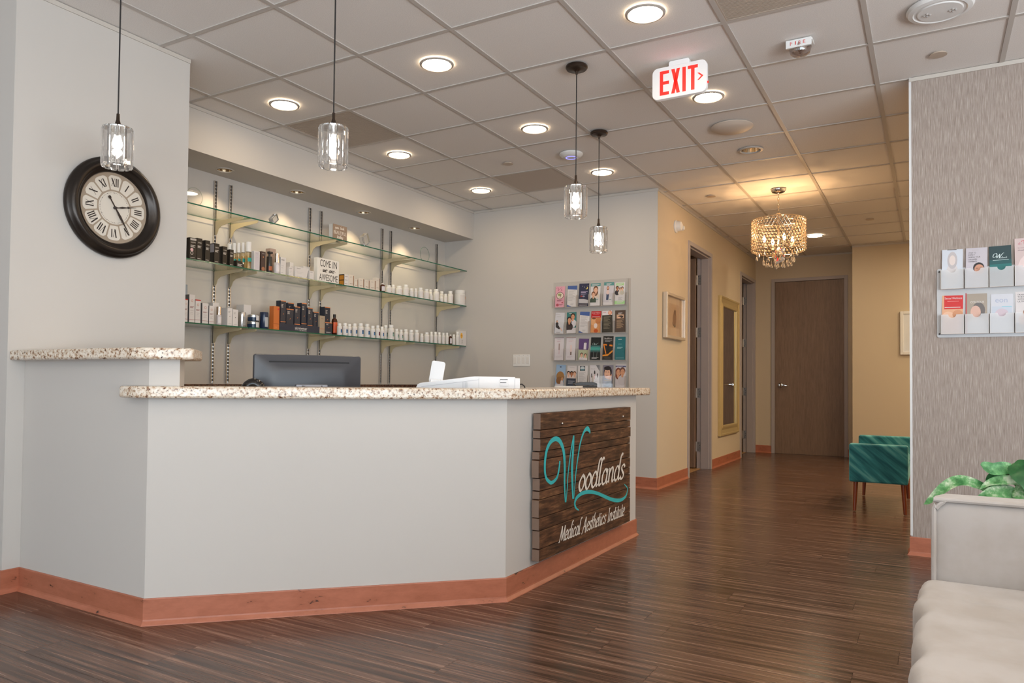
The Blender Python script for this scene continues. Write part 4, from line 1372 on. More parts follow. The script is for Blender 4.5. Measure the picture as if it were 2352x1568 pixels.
for r in range(NR):
    for q in range(NB):
        a = 2 * PI * (q + (r + .5) * .5 + (.25 if False else 0)) / NB
        bd.ball((CX + R_S * math.cos(a), CYc + R_S * math.sin(a), ZB + (ZTt - ZB) * (r + .5) / NR), .0088, 8, 6)
bd.build('crystal_beads', ch, smooth=True)['kind'] = 'stuff'
MB(GOLDM).lathe([(0, .30), (.008, .30), (.008, .05), (.02, .03), (.028, .0), (.018, -.03), (.006, -.045), (0, -.06)], (CX, CYc, 2.17), 20).build('stem', ch, smooth=True)
CB = mat('candle_bulb', (1, 1, 1), 0.3, emit=(1.0, 0.72, 0.42), estr=60)
CSL = mat('candle_sleeve', (0.7, 0.62, 0.5), 0.4)
for q in range(4):
    a = q * PI / 2 + .55
    c_, s_ = math.cos(a), math.sin(a)
    pts = [(0, 2.20), (.04, 2.14), (.085, 2.125), (.12, 2.15), (.13, 2.19), (.13, 2.205)]
    arm = MB(GOLDM).tube([(CX + r * c_, CYc + r * s_, z) for r, z in catmull(pts, 5)], .0042, 8).build('arm', ch, smooth=True)
    bx, by = CX + .13 * c_, CYc + .13 * s_
    MB(GOLDM).lathe([(0, 0), (.008, 0), (.022, .012), (.024, .016), (0, .016)], (bx, by, 2.20), 16).build('candle_cup', ch, smooth=True)
    MB(CSL).lathe([(.010, 0), (.010, .05), (0, .05)], (bx, by, 2.216), 12).build('candle_sleeve', ch, smooth=True)
    MB(CB).lathe([(.007, 0), (.014, .018), (.013, .032), (.004, .055), (0, .06)], (bx, by, 2.266), 12).build('candle_bulb', ch, smooth=True)
    ld = bpy.data.lights.new('chandelier_bulb_light', 'POINT')
    ld.energy = CHAND_W
    ld.color = (1.0, 0.58, 0.26)
    ld.shadow_soft_size = .012
    lo = bpy.data.objects.new('chandelier_bulb_light', ld)
    COL.objects.link(lo)
    lo.location = (bx, by, 2.355)
DROP = mat('clear_crystal_drop', (1.0, 0.93, 0.85), 0.03, trans=0.85, ior=1.5)
random.seed(3)
for q in range(26):
    a = 2 * PI * q / 26 + random.uniform(-.1, .1)
    r, z = ((.20, 2.17), (.13, 2.135), (.085, 2.10), (.13, 2.11))[q % 4]
    if q % 9 == 0:
        r, z = .05, 2.085
    m2 = MB(DROP)
    m2.ball((0, 0, -.006), .0055, 6, 5).tube([(0, 0, 0), (0, 0, .02)], .0012, 4)
    m2.lathe([(0, -.014), (.006, -.024), (.0115, -.044), (.009, -.056), (0, -.062)], (0, 0, 0), 8)
    o = m2.build('crystal_drop', ch, local=True)
    o.location = (r * math.cos(a), r * math.sin(a), z - 2.05)
# ---------------------------------------------------------------- glass product shelves
SHZ = {1: 2.129, 2: 1.759, 3: 1.339}
SHF = -4.200
STD_Y = [3.597, 3.733, 4.553, 4.688, 5.510, 5.642, 6.415]
SEG = [(2.69, 3.662), (3.668, 4.617), (4.623, 5.573), (5.579, 6.545)]
ORD = ['first', 'second', 'third', 'fourth', 'fifth', 'sixth', 'seventh', 'eighth', 'ninth', 'tenth', 'eleventh', 'twelfth', 'thirteenth', 'fourteenth', 'fifteenth', 'sixteenth', 'seventeenth', 'eighteenth', 'nineteenth', 'twentieth']
SNAME = {1: 'top', 2: 'middle', 3: 'bottom'}
PNAME = ['behind the clock wall edge', 'left of the middle', 'right of the middle', 'nearest the back wall']
for s, z in SHZ.items():
    for k, (a, b) in enumerate(SEG):
        g = thing('glass_shelf', '%s glass shelf pane with green edge, %s' % (SNAME[s], PNAME[k]), 'glass shelf', ((SH_X + SHF) / 2, (a + b) / 2, z - .009), 0.0, 'glass shelf panes')
        MB(SHELF_GLASS).add([(SH_X + .016, a, z), (SHF, a, z), (SHF, b, z), (SH_X + .016, b, z), (SH_X + .016, a, z - .009), (SHF, a, z - .009), (SHF, b, z - .009), (SH_X + .016, b, z - .009)],
                            [(0, 1, 2, 3), (7, 6, 5, 4)]).build('pane', g)
        MB(SHELF_EDGE).add([(SHF, a, z), (SHF, a, z - .009), (SHF, b, z - .009), (SHF, b, z), (SH_X + .016, a, z), (SH_X + .016, a, z - .009), (SH_X + .016, b, z), (SH_X + .016, b, z - .009)],
                           [(0, 1, 2, 3), (0, 4, 5, 1), (3, 2, 7, 6), (4, 6, 7, 5)]).build('polished_edge', g)
BRK = mat('bracket_almond_paint', srgb(196, 182, 150), 0.5)
SLOT = mat('standard_slot', srgb(40, 28, 22), 0.7)
bk_poly = [(0, 0), (.31, 0), (.312, -.012), (.305, -.017), (.15, -.030), (.07, -.042), (.04, -.06), (.025, -.09), (.010, -.105), (0, -.105)]
std0 = None
for k, y in enumerate(STD_Y):
    lab = 'slotted steel shelf standard with three brackets, %s from the clock wall' % ORD[k] if k < 6 else 'slotted steel shelf standard with three brackets, nearest the back wall'
    if std0 is None:
        std0 = st = thing('shelf_standard', lab, 'shelf standard', (SH_X, y, .935), 0.0, 'slotted shelf standards')
        mb = MB(STEEL)
        mb.box((SH_X + .001, y - .0125, .936), (SH_X + .016, y - .008, 2.415)).box((SH_X + .001, y + .008, .936), (SH_X + .016, y + .0125, 2.415)).box((SH_X + .001, y - .008, .936), (SH_X + .004, y + .008, 2.415))
        mb.build('channel', st)
        mb = MB(SLOT)
        z = .95
        while z < 2.40:
            mb.box((SH_X + .0035, y - .0065, z), (SH_X + .0052, y + .0065, z + .018))
            z += .0254
        mb.build('slots', st)['kind'] = 'stuff'
        for s, z in SHZ.items():
            b = MB(BRK).prism([(q[1] + z - .0095, SH_X + .016 + q[0] * .94) for q in bk_poly], y - .002, y + .002, 'y').build('bracket', st)
            MB(STEEL).box((SH_X + .004, y - .005, z - .115), (SH_X + .018, y + .005, z - .012)).build('bracket_hook', b)
    else:
        o = clone(std0, None, (SH_X, y, .935))
        o['label'] = lab

# ---------------------------------------------------------------- products on the shelves
def face_frame(xf, y, z):
    """print plane on a carton front: u along +Y, w up, facing +X"""
    return (xf, y, z), (0, 1, 0), (0, 0, 1), (1, 0, 0)
CART = {'black': (30, 26, 22), 'white': (214, 210, 208), 'cream': (214, 206, 196), 'dark_brown': (70, 54, 50), 'taupe': (172, 150, 138), 'orange': (196, 108, 50), 'navy': (38, 44, 58), 'grey_tan': (164, 148, 128), 'grey_blue': (150, 158, 166)}
def lines(mb, O, U, W, N, x0, x1, y, n, dy, h, m, d=.0004):
    for k in range(n):
        e = x1 - (x1 - x0) * (0.0, .25, .1, .4, .15)[k % 5]
        mb.frame2([(x0, y - k * dy), (e, y - k * dy), (e, y - k * dy + h), (x0, y - k * dy + h)], O, U, W, N, d, m)
BLAB = {}
def carton(s, y1, y2, xf, h, dp, st):
    z = SHZ[s]
    if st.startswith('navy') and xf < -4.23 and y1 < 4.42 and s == 3:
        z += 0.0022
    w = y2 - y1
    body = {'black_label': 'black', 'black': 'black', 'black_white_side': 'black', 'wedge': 'black', 'white_panel': 'white', 'white_text': 'white', 'plain_white': 'white', 'white_small': 'white', 'white_trapezoid': 'white', 'gold_side': 'white',
            'red_cap': 'white', 'red_line': 'white', 'red_line_tall': 'white', 'white_dot': 'white', 'flower': 'white', 'navy_tall': 'navy', 'navy_low': 'navy'}.get(st, st)
    col = CART[body]
    m = ink(*col, .35 if body in ('black', 'navy', 'orange') else .5)
    b = MB(m)
    if st == 'wedge':
        b.prism([(y1, z), (y2, z), (y2, z + h * .45), (y1 + w * .6, z + h), (y1, z + h)], xf - dp, xf, 'x')
    elif st == 'white_trapezoid':
        b.prism([(y1, z), (y2 - .022, z), (y2, z + h), (y1, z + h)], xf - dp, xf, 'x')
    else:
        b.box((xf - dp, y1, z), (xf, y2, z + h))
    o = settle(b.build('carton', bevel=.0008))
    O, U, W, N = face_frame(xf, y1, z)
    p = MB(m)
    Wt, Gr, Dk = ink(210, 206, 200), ink(150, 146, 142), ink(70, 64, 60)
    F = lambda poly, mm, d=.0003: p.frame2(poly, O, U, W, N, d, mm)
    R = lambda a, c, e, f, mm, d=.0003: F([(a, c), (e, c), (e, f), (a, f)], mm, d)
    if body == 'black':
        if st != 'wedge':
            R(w * .12, h * .74, w * .88, h * .84, ink(92, 84, 76)); R(w * .18, h * .755, w * .82, h * .825, ink(36, 31, 27), .0005)
            lines(p, O, U, W, N, w * .2, w * .8, h * .78, 1, .01, h * .02, Wt, .0007)
            lines(p, O, U, W, N, w * .12, w * .8, h * .64, 3, h * .04, h * .02, Wt)
            lines(p, O, U, W, N, w * .12, w * .75, h * .07, 1, .01, h * .018, Wt)
            if st == 'black_label':
                R(w * .08, h * .88, w * .94, h * .97, ink(190, 186, 182))
                F(ellipse(w * .32, h * .44, w * .22, w * .22, 16), ink(226, 186, 190)); F(ellipse(w * .32, h * .29, w * .22, w * .22, 16), ink(198, 190, 184)); F(ellipse(w * .32, h * .29, w * .15, w * .15, 16), ink(40, 34, 30), .0005)
            if st == 'black_white_side':
                p.frame2([(0.006, h * .55), (dp - .004, h * .55), (dp - .004, h * .96), (.006, h * .96)], (xf - dp, y1, z), (1, 0, 0), (0, 0, 1), (0, -1, 0), .0004, ink(170, 164, 168))
        else:
            lines(p, O, U, W, N, w * .12, w * .75, h * .45, 3, h * .14, h * .06, Wt)
    elif body == 'white':
        if st in ('red_cap', 'red_line', 'red_line_tall'):
            R(0, h * .125 if st != 'red_line_tall' else .018, w, (h * .125 if st != 'red_line_tall' else .018) + .0022, ink(140, 40, 44))
            F(ellipse(w / 2, h * .78, w * .2, w * .2, 12), ink(196, 160, 150)); F(ellipse(w / 2, h * .78, w * .12, w * .12, 12), ink(216, 208, 204), .0005)
            lines(p, O, U, W, N, w * .15, w * .85, h * .56, 2, h * .035, h * .018, ink(130, 70, 66)); lines(p, O, U, W, N, w * .2, w * .8, h * .42, 3, h * .06, h * .008, Gr)
            if st == 'red_cap':
                R(0, h - .007, w, h, ink(186, 36, 32))
            p.frame2([(0, 0), (dp, 0), (dp, h), (0, h)], (xf - dp, y1, z), (1, 0, 0), (0, 0, 1), (0, -1, 0), .0004, ink(96, 98, 100))
        elif st == 'white_dot':
            F(ellipse(w * .5, h * .52, w * .07, w * .07, 10), Dk); lines(p, O, U, W, N, w * .15, w * .6, h * .78, 2, h * .05, h * .02, Gr); lines(p, O, U, W, N, w * .2, w * .8, h * .1, 1, .01, h * .015, Gr)
        elif st == 'white_panel':
            R(w * .12, h * .04, w * .92, h * .96, ink(196, 190, 196)); F(ellipse(w * .5, h * .68, w * .05, w * .05, 8), Gr, .0005); lines(p, O, U, W, N, w * .3, w * .75, h * .86, 1, .01, h * .012, Gr, .0006)
        elif st in ('white_text', 'white_small', 'white_trapezoid'):
            lines(p, O, U, W, N, w * .12, w * .7 if st != 'white_trapezoid' else w * .4, h * .82, 1, .01, h * .05, Gr); lines(p, O, U, W, N, w * .12, w * .6, h * .5, 2, h * .12, h * .02, ink(184, 182, 184)); lines(p, O, U, W, N, w * .12, w * .5, h * .1, 1, .01, h * .03, ink(178, 176, 176))
        elif st == 'gold_side':
            for q in (.15, .48, .78):
                R(w * .1, h * q, w * .75, h * q + .003, ink(96, 72, 58))
            p.frame2([(0, 0), (dp, 0), (dp, h), (0, h)], (xf - dp, y1, z), (1, 0, 0), (0, 0, 1), (0, -1, 0), .0004, ink(40, 28, 20))
            for q in (.06, .52):
                p.frame2([(.006, h * q), (dp - .006, h * q), (dp - .006, h * (q + .38)), (.006, h * (q + .38))], (xf - dp, y1, z), (1, 0, 0), (0, 0, 1), (0, -1, 0), .0007, ink(190, 128, 40))
        elif st == 'flower':
            for q in range(6):
                a = q * PI / 3
                F(ellipse(w * .28 + .014 * math.cos(a), h * .66 + .018 * math.sin(a), .010, .013, 10), ink(236, 178, 60), .0004 + q * 1e-5)
            F(ellipse(w * .28, h * .66, .007, .008, 8), ink(196, 120, 40), .0007); lines(p, O, U, W, N, w * .3, w * .5, h * .36, 4, h * .07, h * .02, Dk)
    elif body == 'cream':
        lines(p, O, U, W, N, w * .2, w * .75, h * .22, 1, .01, .0028, ink(100, 70, 60)); lines(p, O, U, W, N, w * .2, w * .7, h * .82, 2, .006, .0012, Gr)
        R(w * .86, h * .1, w, h * .96, ink(146, 112, 88))
    elif body == 'dark_brown':
        lines(p, O, U, W, N, w * .2, w * .8, h * .88, 1, .01, h * .015, Wt); F(ellipse(w / 2, h * .72, w * .12, w * .12, 10), ink(198, 130, 80)); F(ellipse(w / 2, h * .13, w * .38, h * .1, 12), ink(160, 106, 76))
    elif body == 'orange':
        R(0, h * .24, w, h * .255, ink(120, 60, 28)); F(ellipse(w * .8, h * .88, w * .13, w * .13, 8), ink(200, 40, 50)); lines(p, O, U, W, N, w * .3, w * .7, h * .12, 2, h * .03, h * .006, ink(226, 160, 110))
    elif body == 'navy':
        Or = ink(214, 130, 74)
        hb = .30 if st != 'navy_low' else .96
        R(0, h - .006, w, h, Or); R(0, h * hb - .005, w, h * hb, Or) if st != 'navy_low' else None
        lines(p, O, U, W, N, w * .15, w * .5, h * .86, 3, h * .045, h * .018, Wt); lines(p, O, U, W, N, w * .15, w * .85, h * .16, 2, h * .05, h * .03, ink(176, 172, 172))
        F([(w * .45, h * .52), (w * .55, h * .54), (w * .62, h * .58), (w * .5, h * .56)], Or)
    elif body == 'grey_tan':
        R(0, h * .26, w, h * .28, ink(196, 110, 60)); lines(p, O, U, W, N, w * .3, w * .7, h * .82, 1, .01, h * .02, ink(120, 106, 90))
    elif body == 'taupe':
        lines(p, O, U, W, N, w * .25, w * .75, h * .8, 2, h * .05, h * .012, ink(120, 100, 90))
    if p.f:
        p2 = p.build('printed_face', o)
    BLAB.setdefault((s, st), []).append((y1, o))
    return o

BOXES=[(2, 3.173, 3.227, -4.215, 0.143, 0.05, 'black_label'),
(2, 3.23, 3.271, -4.215, 0.149, 0.05, 'black'),
(2, 3.296, 3.334, -4.215, 0.145, 0.05, 'black'),
(2, 3.37, 3.411, -4.215, 0.137, 0.05, 'black_white_side'),
(2, 3.439, 3.476, -4.215, 0.127, 0.05, 'black'),
(2, 3.499, 3.532, -4.215, 0.115, 0.045, 'black'),
(2, 3.559, 3.626, -4.215, 0.046, 0.05, 'wedge'),
(2, 3.715, 3.767, -4.215, 0.139, 0.05, 'white_panel'),
(2, 3.78, 3.821, -4.215, 0.146, 0.04, 'dark_brown'),
(2, 3.953, 4.009, -4.31, 0.203, 0.05, 'taupe'),
(2, 3.97, 4.022, -4.215, 0.132, 0.05, 'white_text'),
(2, 4.164, 4.201, -4.32, 0.128, 0.05, 'plain_white'),
(2, 4.053, 4.099, -4.215, 0.07, 0.05, 'white_small'),
(2, 4.118, 4.261, -4.215, 0.082, 0.05, 'white_trapezoid'),
(2, 4.309, 4.382, -4.32, 0.118, 0.05, 'plain_white'),
(2, 4.271, 4.319, -4.215, 0.069, 0.05, 'white_small'),
(2, 4.674, 4.727, -4.215, 0.094, 0.06, 'gold_side'),
(2, 4.73, 4.793, -4.215, 0.098, 0.045, 'cream'),
(2, 4.799, 4.844, -4.215, 0.071, 0.04, 'cream'),
(2, 4.858, 4.922, -4.215, 0.085, 0.04, 'cream'),
(2, 4.934, 4.995, -4.215, 0.079, 0.04, 'cream'),
(2, 5.003, 5.077, -4.215, 0.088, 0.04, 'cream'),
(2, 5.082, 5.133, -4.215, 0.116, 0.04, 'cream'),
(3, 3.142, 3.168, -4.215, 0.152, 0.05, 'red_cap'),
(3, 3.179, 3.222, -4.215, 0.185, 0.05, 'red_line_tall'),
(3, 3.226, 3.268, -4.215, 0.156, 0.05, 'red_cap'),
(3, 3.281, 3.33, -4.215, 0.138, 0.05, 'red_line'),
(3, 3.337, 3.376, -4.215, 0.125, 0.05, 'red_line'),
(3, 3.457, 3.509, -4.33, 0.164, 0.06, 'plain_white'),
(3, 3.252, 3.272, -4.36, 0.268, 0.05, 'grey_blue'),
(3, 3.489, 3.529, -4.215, 0.125, 0.07, 'white_dot'),
(3, 3.534, 3.58, -4.215, 0.118, 0.05, 'white_dot'),
(3, 3.737, 3.804, -4.34, 0.176, 0.08, 'plain_white'),
(3, 3.909, 3.966, -4.215, 0.176, 0.045, 'orange'),
(3, 3.958, 4.012, -4.265, 0.183, 0.045, 'orange'),
(3, 4.004, 4.055, -4.315, 0.189, 0.045, 'orange'),
(3, 4.051, 4.097, -4.365, 0.195, 0.045, 'orange'),
(3, 3.996, 4.049, -4.235, 0.225, 0.05, 'navy_tall'),
(3, 4.055, 4.129, -4.235, 0.168, 0.05, 'navy'),
(3, 4.153, 4.213, -4.32, 0.227, 0.05, 'navy'),
(3, 4.139, 4.199, -4.235, 0.193, 0.05, 'navy'),
(3, 4.222, 4.279, -4.245, 0.228, 0.05, 'navy'),
(3, 4.279, 4.334, -4.235, 0.196, 0.045, 'navy'),
(3, 4.342, 4.4, -4.235, 0.169, 0.045, 'navy'),
(3, 4.538, 4.603, -4.3, 0.231, 0.06, 'navy_tall'),
(3, 4.393, 4.452, -4.215, 0.144, 0.045, 'grey_tan'),
(3, 4.456, 4.536, -4.215, 0.096, 0.06, 'navy_low'),
(3, 6.443, 6.568, -4.215, 0.155, 0.05, 'flower')]
BOTTLES=[(2, 3.668, -4.42, 0.0192, 0.198, 'cleanser'),
(2, 3.676, -4.38, 0.0167, 0.199, 'cleanser'),
(2, 3.682, -4.34, 0.0151, 0.199, 'cleanser'),
(2, 3.687, -4.3, 0.015, 0.198, 'cleanser'),
(2, 3.692, -4.25, 0.0221, 0.2, 'cleanser'),
(2, 3.873, -4.231, 0.0209, 0.157, 'black_pump'),
(2, 3.946, -4.232, 0.0223, 0.155, 'silver_cap'),
(2, 5.198, -4.233, 0.0235, 0.081, 'amber'),
(2, 5.292, -4.238, 0.0277, 0.073, 'white'),
(2, 5.421, -4.29, 0.0202, 0.095, 'white'),
(2, 5.449, -4.242, 0.0315, 0.085, 'white_orange'),
(2, 5.548, -4.24, 0.0296, 0.107, 'white_black'),
(2, 5.627, -4.233, 0.0229, 0.081, 'white'),
(2, 5.686, -4.227, 0.0174, 0.087, 'white_red'),
(2, 5.779, -4.239, 0.0294, 0.105, 'white_red'),
(2, 5.875, -4.238, 0.0283, 0.103, 'white_gold'),
(2, 5.942, -4.228, 0.0182, 0.062, 'white_short'),
(2, 6.047, -4.31, 0.0194, 0.122, 'white'),
(2, 6.045, -4.24, 0.0304, 0.122, 'white'),
(2, 6.245, -4.31, 0.023, 0.126, 'white'),
(2, 6.123, -4.23, 0.0197, 0.062, 'white_short'),
(2, 6.196, -4.23, 0.0199, 0.09, 'white_orange'),
(2, 6.296, -4.239, 0.029, 0.13, 'white_orange'),
(2, 6.518, -4.27, 0.0597, 0.163, 'white_jar'),
(3, 3.426, -4.228, 0.018, 0.126, 'silver_cap'),
(3, 3.632, -4.235, 0.0254, 0.105, 'silver_can'),
(3, 3.747, -4.251, 0.0413, 0.048, 'navy_jar'),
(3, 3.748, -4.25, 0.0405, 0.095, 'navy_jar_up'),
(3, 3.84, -4.241, 0.0306, 0.123, 'navy_can'),
(3, 4.655, -4.3, 0.0164, 0.177, 'amber_big'),
(3, 4.643, -4.232, 0.0217, 0.099, 'blue'),
(3, 4.712, -4.234, 0.0238, 0.106, 'blue'),
(3, 4.761, -4.228, 0.0179, 0.102, 'blue'),
(3, 4.832, -4.234, 0.0242, 0.111, 'blue'),
(3, 4.913, -4.237, 0.0275, 0.119, 'blue'),
(3, 4.997, -4.237, 0.0266, 0.119, 'blue'),
(3, 5.069, -4.233, 0.023, 0.108, 'blue'),
(3, 5.135, -4.231, 0.0213, 0.117, 'maroon'),
(3, 5.194, -4.229, 0.0185, 0.109, 'blue'),
(3, 5.332, -4.3, 0.021, 0.134, 'sage'),
(3, 5.335, -4.239, 0.0292, 0.135, 'sage'),
(3, 5.408, -4.231, 0.021, 0.104, 'sage'),
(3, 5.471, -4.229, 0.0192, 0.1, 'sage'),
(3, 5.546, -4.233, 0.0235, 0.109, 'teal'),
(3, 5.632, -4.235, 0.0254, 0.109, 'teal'),
(3, 5.72, -4.235, 0.025, 0.114, 'white_red'),
(3, 5.794, -4.229, 0.0189, 0.083, 'white_short'),
(3, 5.888, -4.237, 0.0266, 0.102, 'white'),
(3, 5.953, -4.227, 0.0171, 0.11, 'white'),
(3, 6.025, -4.23, 0.0203, 0.114, 'white_black'),
(3, 6.092, -4.229, 0.0185, 0.114, 'white_black'),
(3, 6.16, -4.228, 0.0182, 0.114, 'white_black'),
(3, 6.225, -4.227, 0.0172, 0.118, 'white_black'),
(3, 6.289, -4.227, 0.0167, 0.104, 'amber_tiny'),
(3, 6.349, -4.226, 0.0157, 0.108, 'white_short'),
(3, 6.421, -4.229, 0.0192, 0.139, 'white')]

for row in BOXES:
    carton(*row)
NAMEB = {'black_label': 'tall black skincare carton with pale round label at the clock-wall end', 'wedge': 'small black wedge-topped carton in front of the white-capped bottles', 'black_white_side': 'black skincare carton with a white side label',
         'black': 'black skincare carton with fine white print', 'white_panel': 'white carton with a lavender panel beside the dark brown carton', 'dark_brown': 'dark brown carton beside the black pump bottle', 'taupe': 'taupe carton standing behind the black pump bottle',
         'white_text': 'narrow white carton right of the silver-capped bottle', 'plain_white': 'plain white carton standing in the back row', 'white_small': 'small white carton with faint grey text', 'white_trapezoid': 'low white carton flaring toward its top, left of the COME IN block',
         'gold_side': 'white carton with black and gold side panel next to the COME IN block', 'cream': 'cream carton with a brown edge stripe', 'red_cap': 'red-capped white carton with thin red line', 'red_line_tall': 'tallest white carton with a thin red line and grey side',
         'red_line': 'white carton with thin red line and small crest', 'grey_blue': 'grey-blue carton peeking out behind the clock wall edge', 'white_dot': 'white carton with one small dark dot', 'orange': 'orange skincare carton', 'navy_tall': 'tall navy carton with copper top',
         'navy': 'navy carton with copper trim bands', 'grey_tan': 'grey-tan carton with thin copper band', 'navy_low': 'low navy carton beside the grey-tan carton', 'flower': 'white carton with a yellow flower at the back-wall end'}
for (s, st), L_ in BLAB.items():
    L_.sort(key=lambda t: t[0])
    for k, (y, o) in enumerate(L_):
        base = NAMEB[st]
        lab = '%s, %s shelf' % (base, SNAME[s])
        if len(L_) > 1:
            lab = '%s, %s from the clock wall, %s shelf' % (base, ORD[k], SNAME[s])
            if st == 'orange':
                lab = '%s, %s in its front-to-back row, bottom shelf' % (base, ORD[k])
        tag(o, lab, 'box', 'cartons on the %s shelf' % SNAME[s])

BT = {}
def bottle(s, y, x, r, h, st):
    z = SHZ[s]
    n = 20
    W_ = ink(222, 220, 216, .35)
    root = thing('bottle', 'x', 'bottle', (x, y, z))
    def part(name, prof, m, c=(x, y, z)):
        return MB(m).lathe(prof, c, n).build(name, root, smooth=True)
    def band(name, r0, z0, z1, m, a0=-.9, a1=.9):
        """label wrapped on the front (+X side) of the body"""
        return MB(m).lathe([(r0, z0), (r0, z1)], (x, y, z), 12, a0=a0, a1=a1).build(name, root, smooth=True)
    if st == 'cleanser':
        part('body', [(r * .9, 0), (r, .003), (r, h * .62), (r * .98, h * .64), (0, h * .64)], make_glass('amber_clear', (0.90, 0.84, 0.70), .05))
        part('liquid', [(0, .003), (r * .85, .003), (r * .85, h * .5), (0, h * .5)], make_glass('pale_gold_liquid', (0.93, 0.86, 0.66), .0))
        part('cap', [(r * .92, h * .64), (r * .92, h * .66), (r * .98, h), (0, h)], ink(226, 224, 222))
        band('label', r * 1.01, h * .28, h * .42, ink(30, 150, 140))
    elif st == 'black_pump':
        part('body', [(r * .9, 0), (r, .004), (r, h * .72), (r * .9, h * .76), (r * .4, h * .78), (r * .4, h * .9), (0, h * .9)], ink(52, 48, 44, .3))
        MB(BLACK).box((x - r * .4, y - r * .8, z + h * .9), (x + r * .9, y + r * .8, z + h)).build('pump_head', root, bevel=.002)
        band('label', r * 1.01, h * .1, h * .3, ink(170, 92, 56))
    elif st == 'silver_cap':
        part('body', [(r * .92, 0), (r, .003), (r, h * .52), (r * .85, h * .55), (0, h * .55)], ink(212, 204, 202))
        part('cap', [(r * .92, h * .55), (r * .92, h * .99), (r * .85, h), (0, h)], mat('rose_silver_cap', (0.78, 0.70, 0.64), .2, 1.0))
        band('label', r * 1.01, h * .1, h * .42, ink(224, 218, 218))
    elif st in ('silver_can', 'navy_can'):
        m = mat('brushed_can', (0.62, 0.62, 0.62), .25, .9) if st == 'silver_can' else ink(36, 50, 76, .2)
        part('body', [(r * .95, 0), (r, .003), (r, h * .8), (0, h * .8)], m)
        part('lid', [(r * 1.01, h * .8), (r * 1.01, h * .97), (r * .95, h), (0, h)], m)
        band('label', r * 1.012, h * .12, h * .7, ink(168, 172, 178) if st == 'navy_can' else ink(150, 150, 150), -.5, .7)
    elif st.startswith('navy_jar'):
        z0 = z + (.050 if st.endswith('up') else 0)
        hh = .046
        root.location.z = z0
        part('body', [(r * .92, 0), (r, .003), (r, hh * .6), (0, hh * .6)], ink(30, 50, 76, .15), (x, y, z0))
        part('lid', [(r * 1.0, hh * .6), (r * 1.0, hh * .95), (r * .95, hh), (0, hh)], mat('chrome_lid', (0.55, 0.60, 0.66), .15, 1.0), (x, y, z0))
        MB(ink(206, 206, 208)).lathe([(r * 1.005, hh * .1), (r * 1.005, hh * .9)], (x, y, z0), 8, a0=-.2, a1=.8).build('label', root, smooth=True)
    elif st in ('amber', 'amber_big', 'amber_tiny'):
        big = st == 'amber_big'
        if big:
            r *= 1.5
        am = ink(70, 36, 22, .12)
        part('body', [(r * .92, 0), (r, .003), (r, h * .68), (r * .8, h * .78), (r * .42, h * .82), (r * .42, h * .86), (0, h * .86)], am)
        part('cap', [(r * .5, h * .85), (r * .5, h), (0, h)], ink(30, 26, 24) if big else ink(216, 212, 208))
        band('label', r * 1.01, h * .12, h * .62, ink(206, 92, 52) if big else ink(206, 202, 206), -1.2, 1.2)
    elif st == 'white_jar':
        part('body', [(r * .93, 0), (r, .006), (r, h * .72), (r * .9, h * .8), (0, h * .8)], W_)
        part('cap', [(r * .95, h * .8), (r * .97, h * .98), (r * .93, h), (0, h)], ink(228, 226, 222))
        band('label', r * 1.005, h * .12, h * .68, ink(214, 208, 204))
        band('label_mark', r * 1.01, h * .42, h * .6, ink(226, 160, 86), .25, .6)
    else:
        part('body', [(r * .92, 0), (r, .003), (r, h * .68), (r * .93, h * .75), (r * .62, h * .80), (r * .62, h * .82), (0, h * .82)], W_)
        part('cap', [(r * .72, h * .815), (r * .72, h * .985), (r * .66, h), (0, h)], ink(230, 230, 228))
        lc = {'blue': (52, 108, 158), 'maroon': (112, 40, 66), 'sage': (120, 156, 146), 'teal': (206, 206, 206)}.get(st, (206, 200, 198))
        band('label', r * 1.012, h * .1, h * .62, ink(214, 210, 208), -1.3, 1.3)
        if st in ('blue', 'maroon', 'sage'):
            band('label_band', r * 1.02, h * .22, h * .50, ink(*lc), -.35, .9)
            band('label_stripe', r * 1.028, h * .42, h * .47, ink(40, 50, 84) if st == 'blue' else ink(80, 60, 64), -.35, .9)
        elif st == 'teal':
            band('label_mark', r * 1.02, h * .40, h * .54, ink(60, 150, 160), .25, .75)
        elif st in ('white_orange', 'white_red', 'white_black', 'white_gold'):
            band('label_mark', r * 1.02, h * .34, h * .52, ink(*{'white_orange': (226, 140, 84), 'white_red': (196, 92, 76), 'white_black': (70, 66, 68), 'white_gold': (186, 146, 92)}[st]), .35, .75)
            band('label_text', r * 1.02, h * .22, h * .25, ink(120, 110, 112), .0, .75)
        else:
            band('label_text', r * 1.02, h * .22, h * .25, ink(140, 130, 132), .0, .75)
    BT.setdefault((s, st), []).append((y, root))
for row in BOTTLES:
    bottle(*row)
NAMET = {'cleanser': 'white-capped clear bottle of pale gold liquid', 'black_pump': 'black pump bottle between dark brown and taupe cartons', 'silver_cap': 'slim white bottle with a rose-silver cap', 'amber': 'small brown glass bottle with a white cap',
         'white': 'white supplement bottle with plain text label', 'white_orange': 'white supplement bottle with an orange label mark', 'white_black': 'white supplement bottle with a black label mark', 'white_red': 'white supplement bottle with a red label mark',
         'white_gold': 'white supplement bottle with a gold label mark', 'white_short': 'short white supplement bottle', 'white_jar': 'largest white supplement jar with a wide lid', 'silver_can': 'brushed silver cylinder jar beside the white dotted cartons',
         'navy_jar': 'lower of two stacked navy jars', 'navy_jar_up': 'upper of two stacked navy jars with chrome lid', 'navy_can': 'tall navy cylinder jar left of the orange cartons', 'amber_big': 'amber bottle with dark cap and orange label',
         'blue': 'white supplement bottle with blue label band', 'maroon': 'white supplement bottle with maroon label band', 'sage': 'white supplement bottle with grey-green label band', 'teal': 'white supplement bottle with a teal label mark', 'amber_tiny': 'tiny brown bottle among the white bottles'}
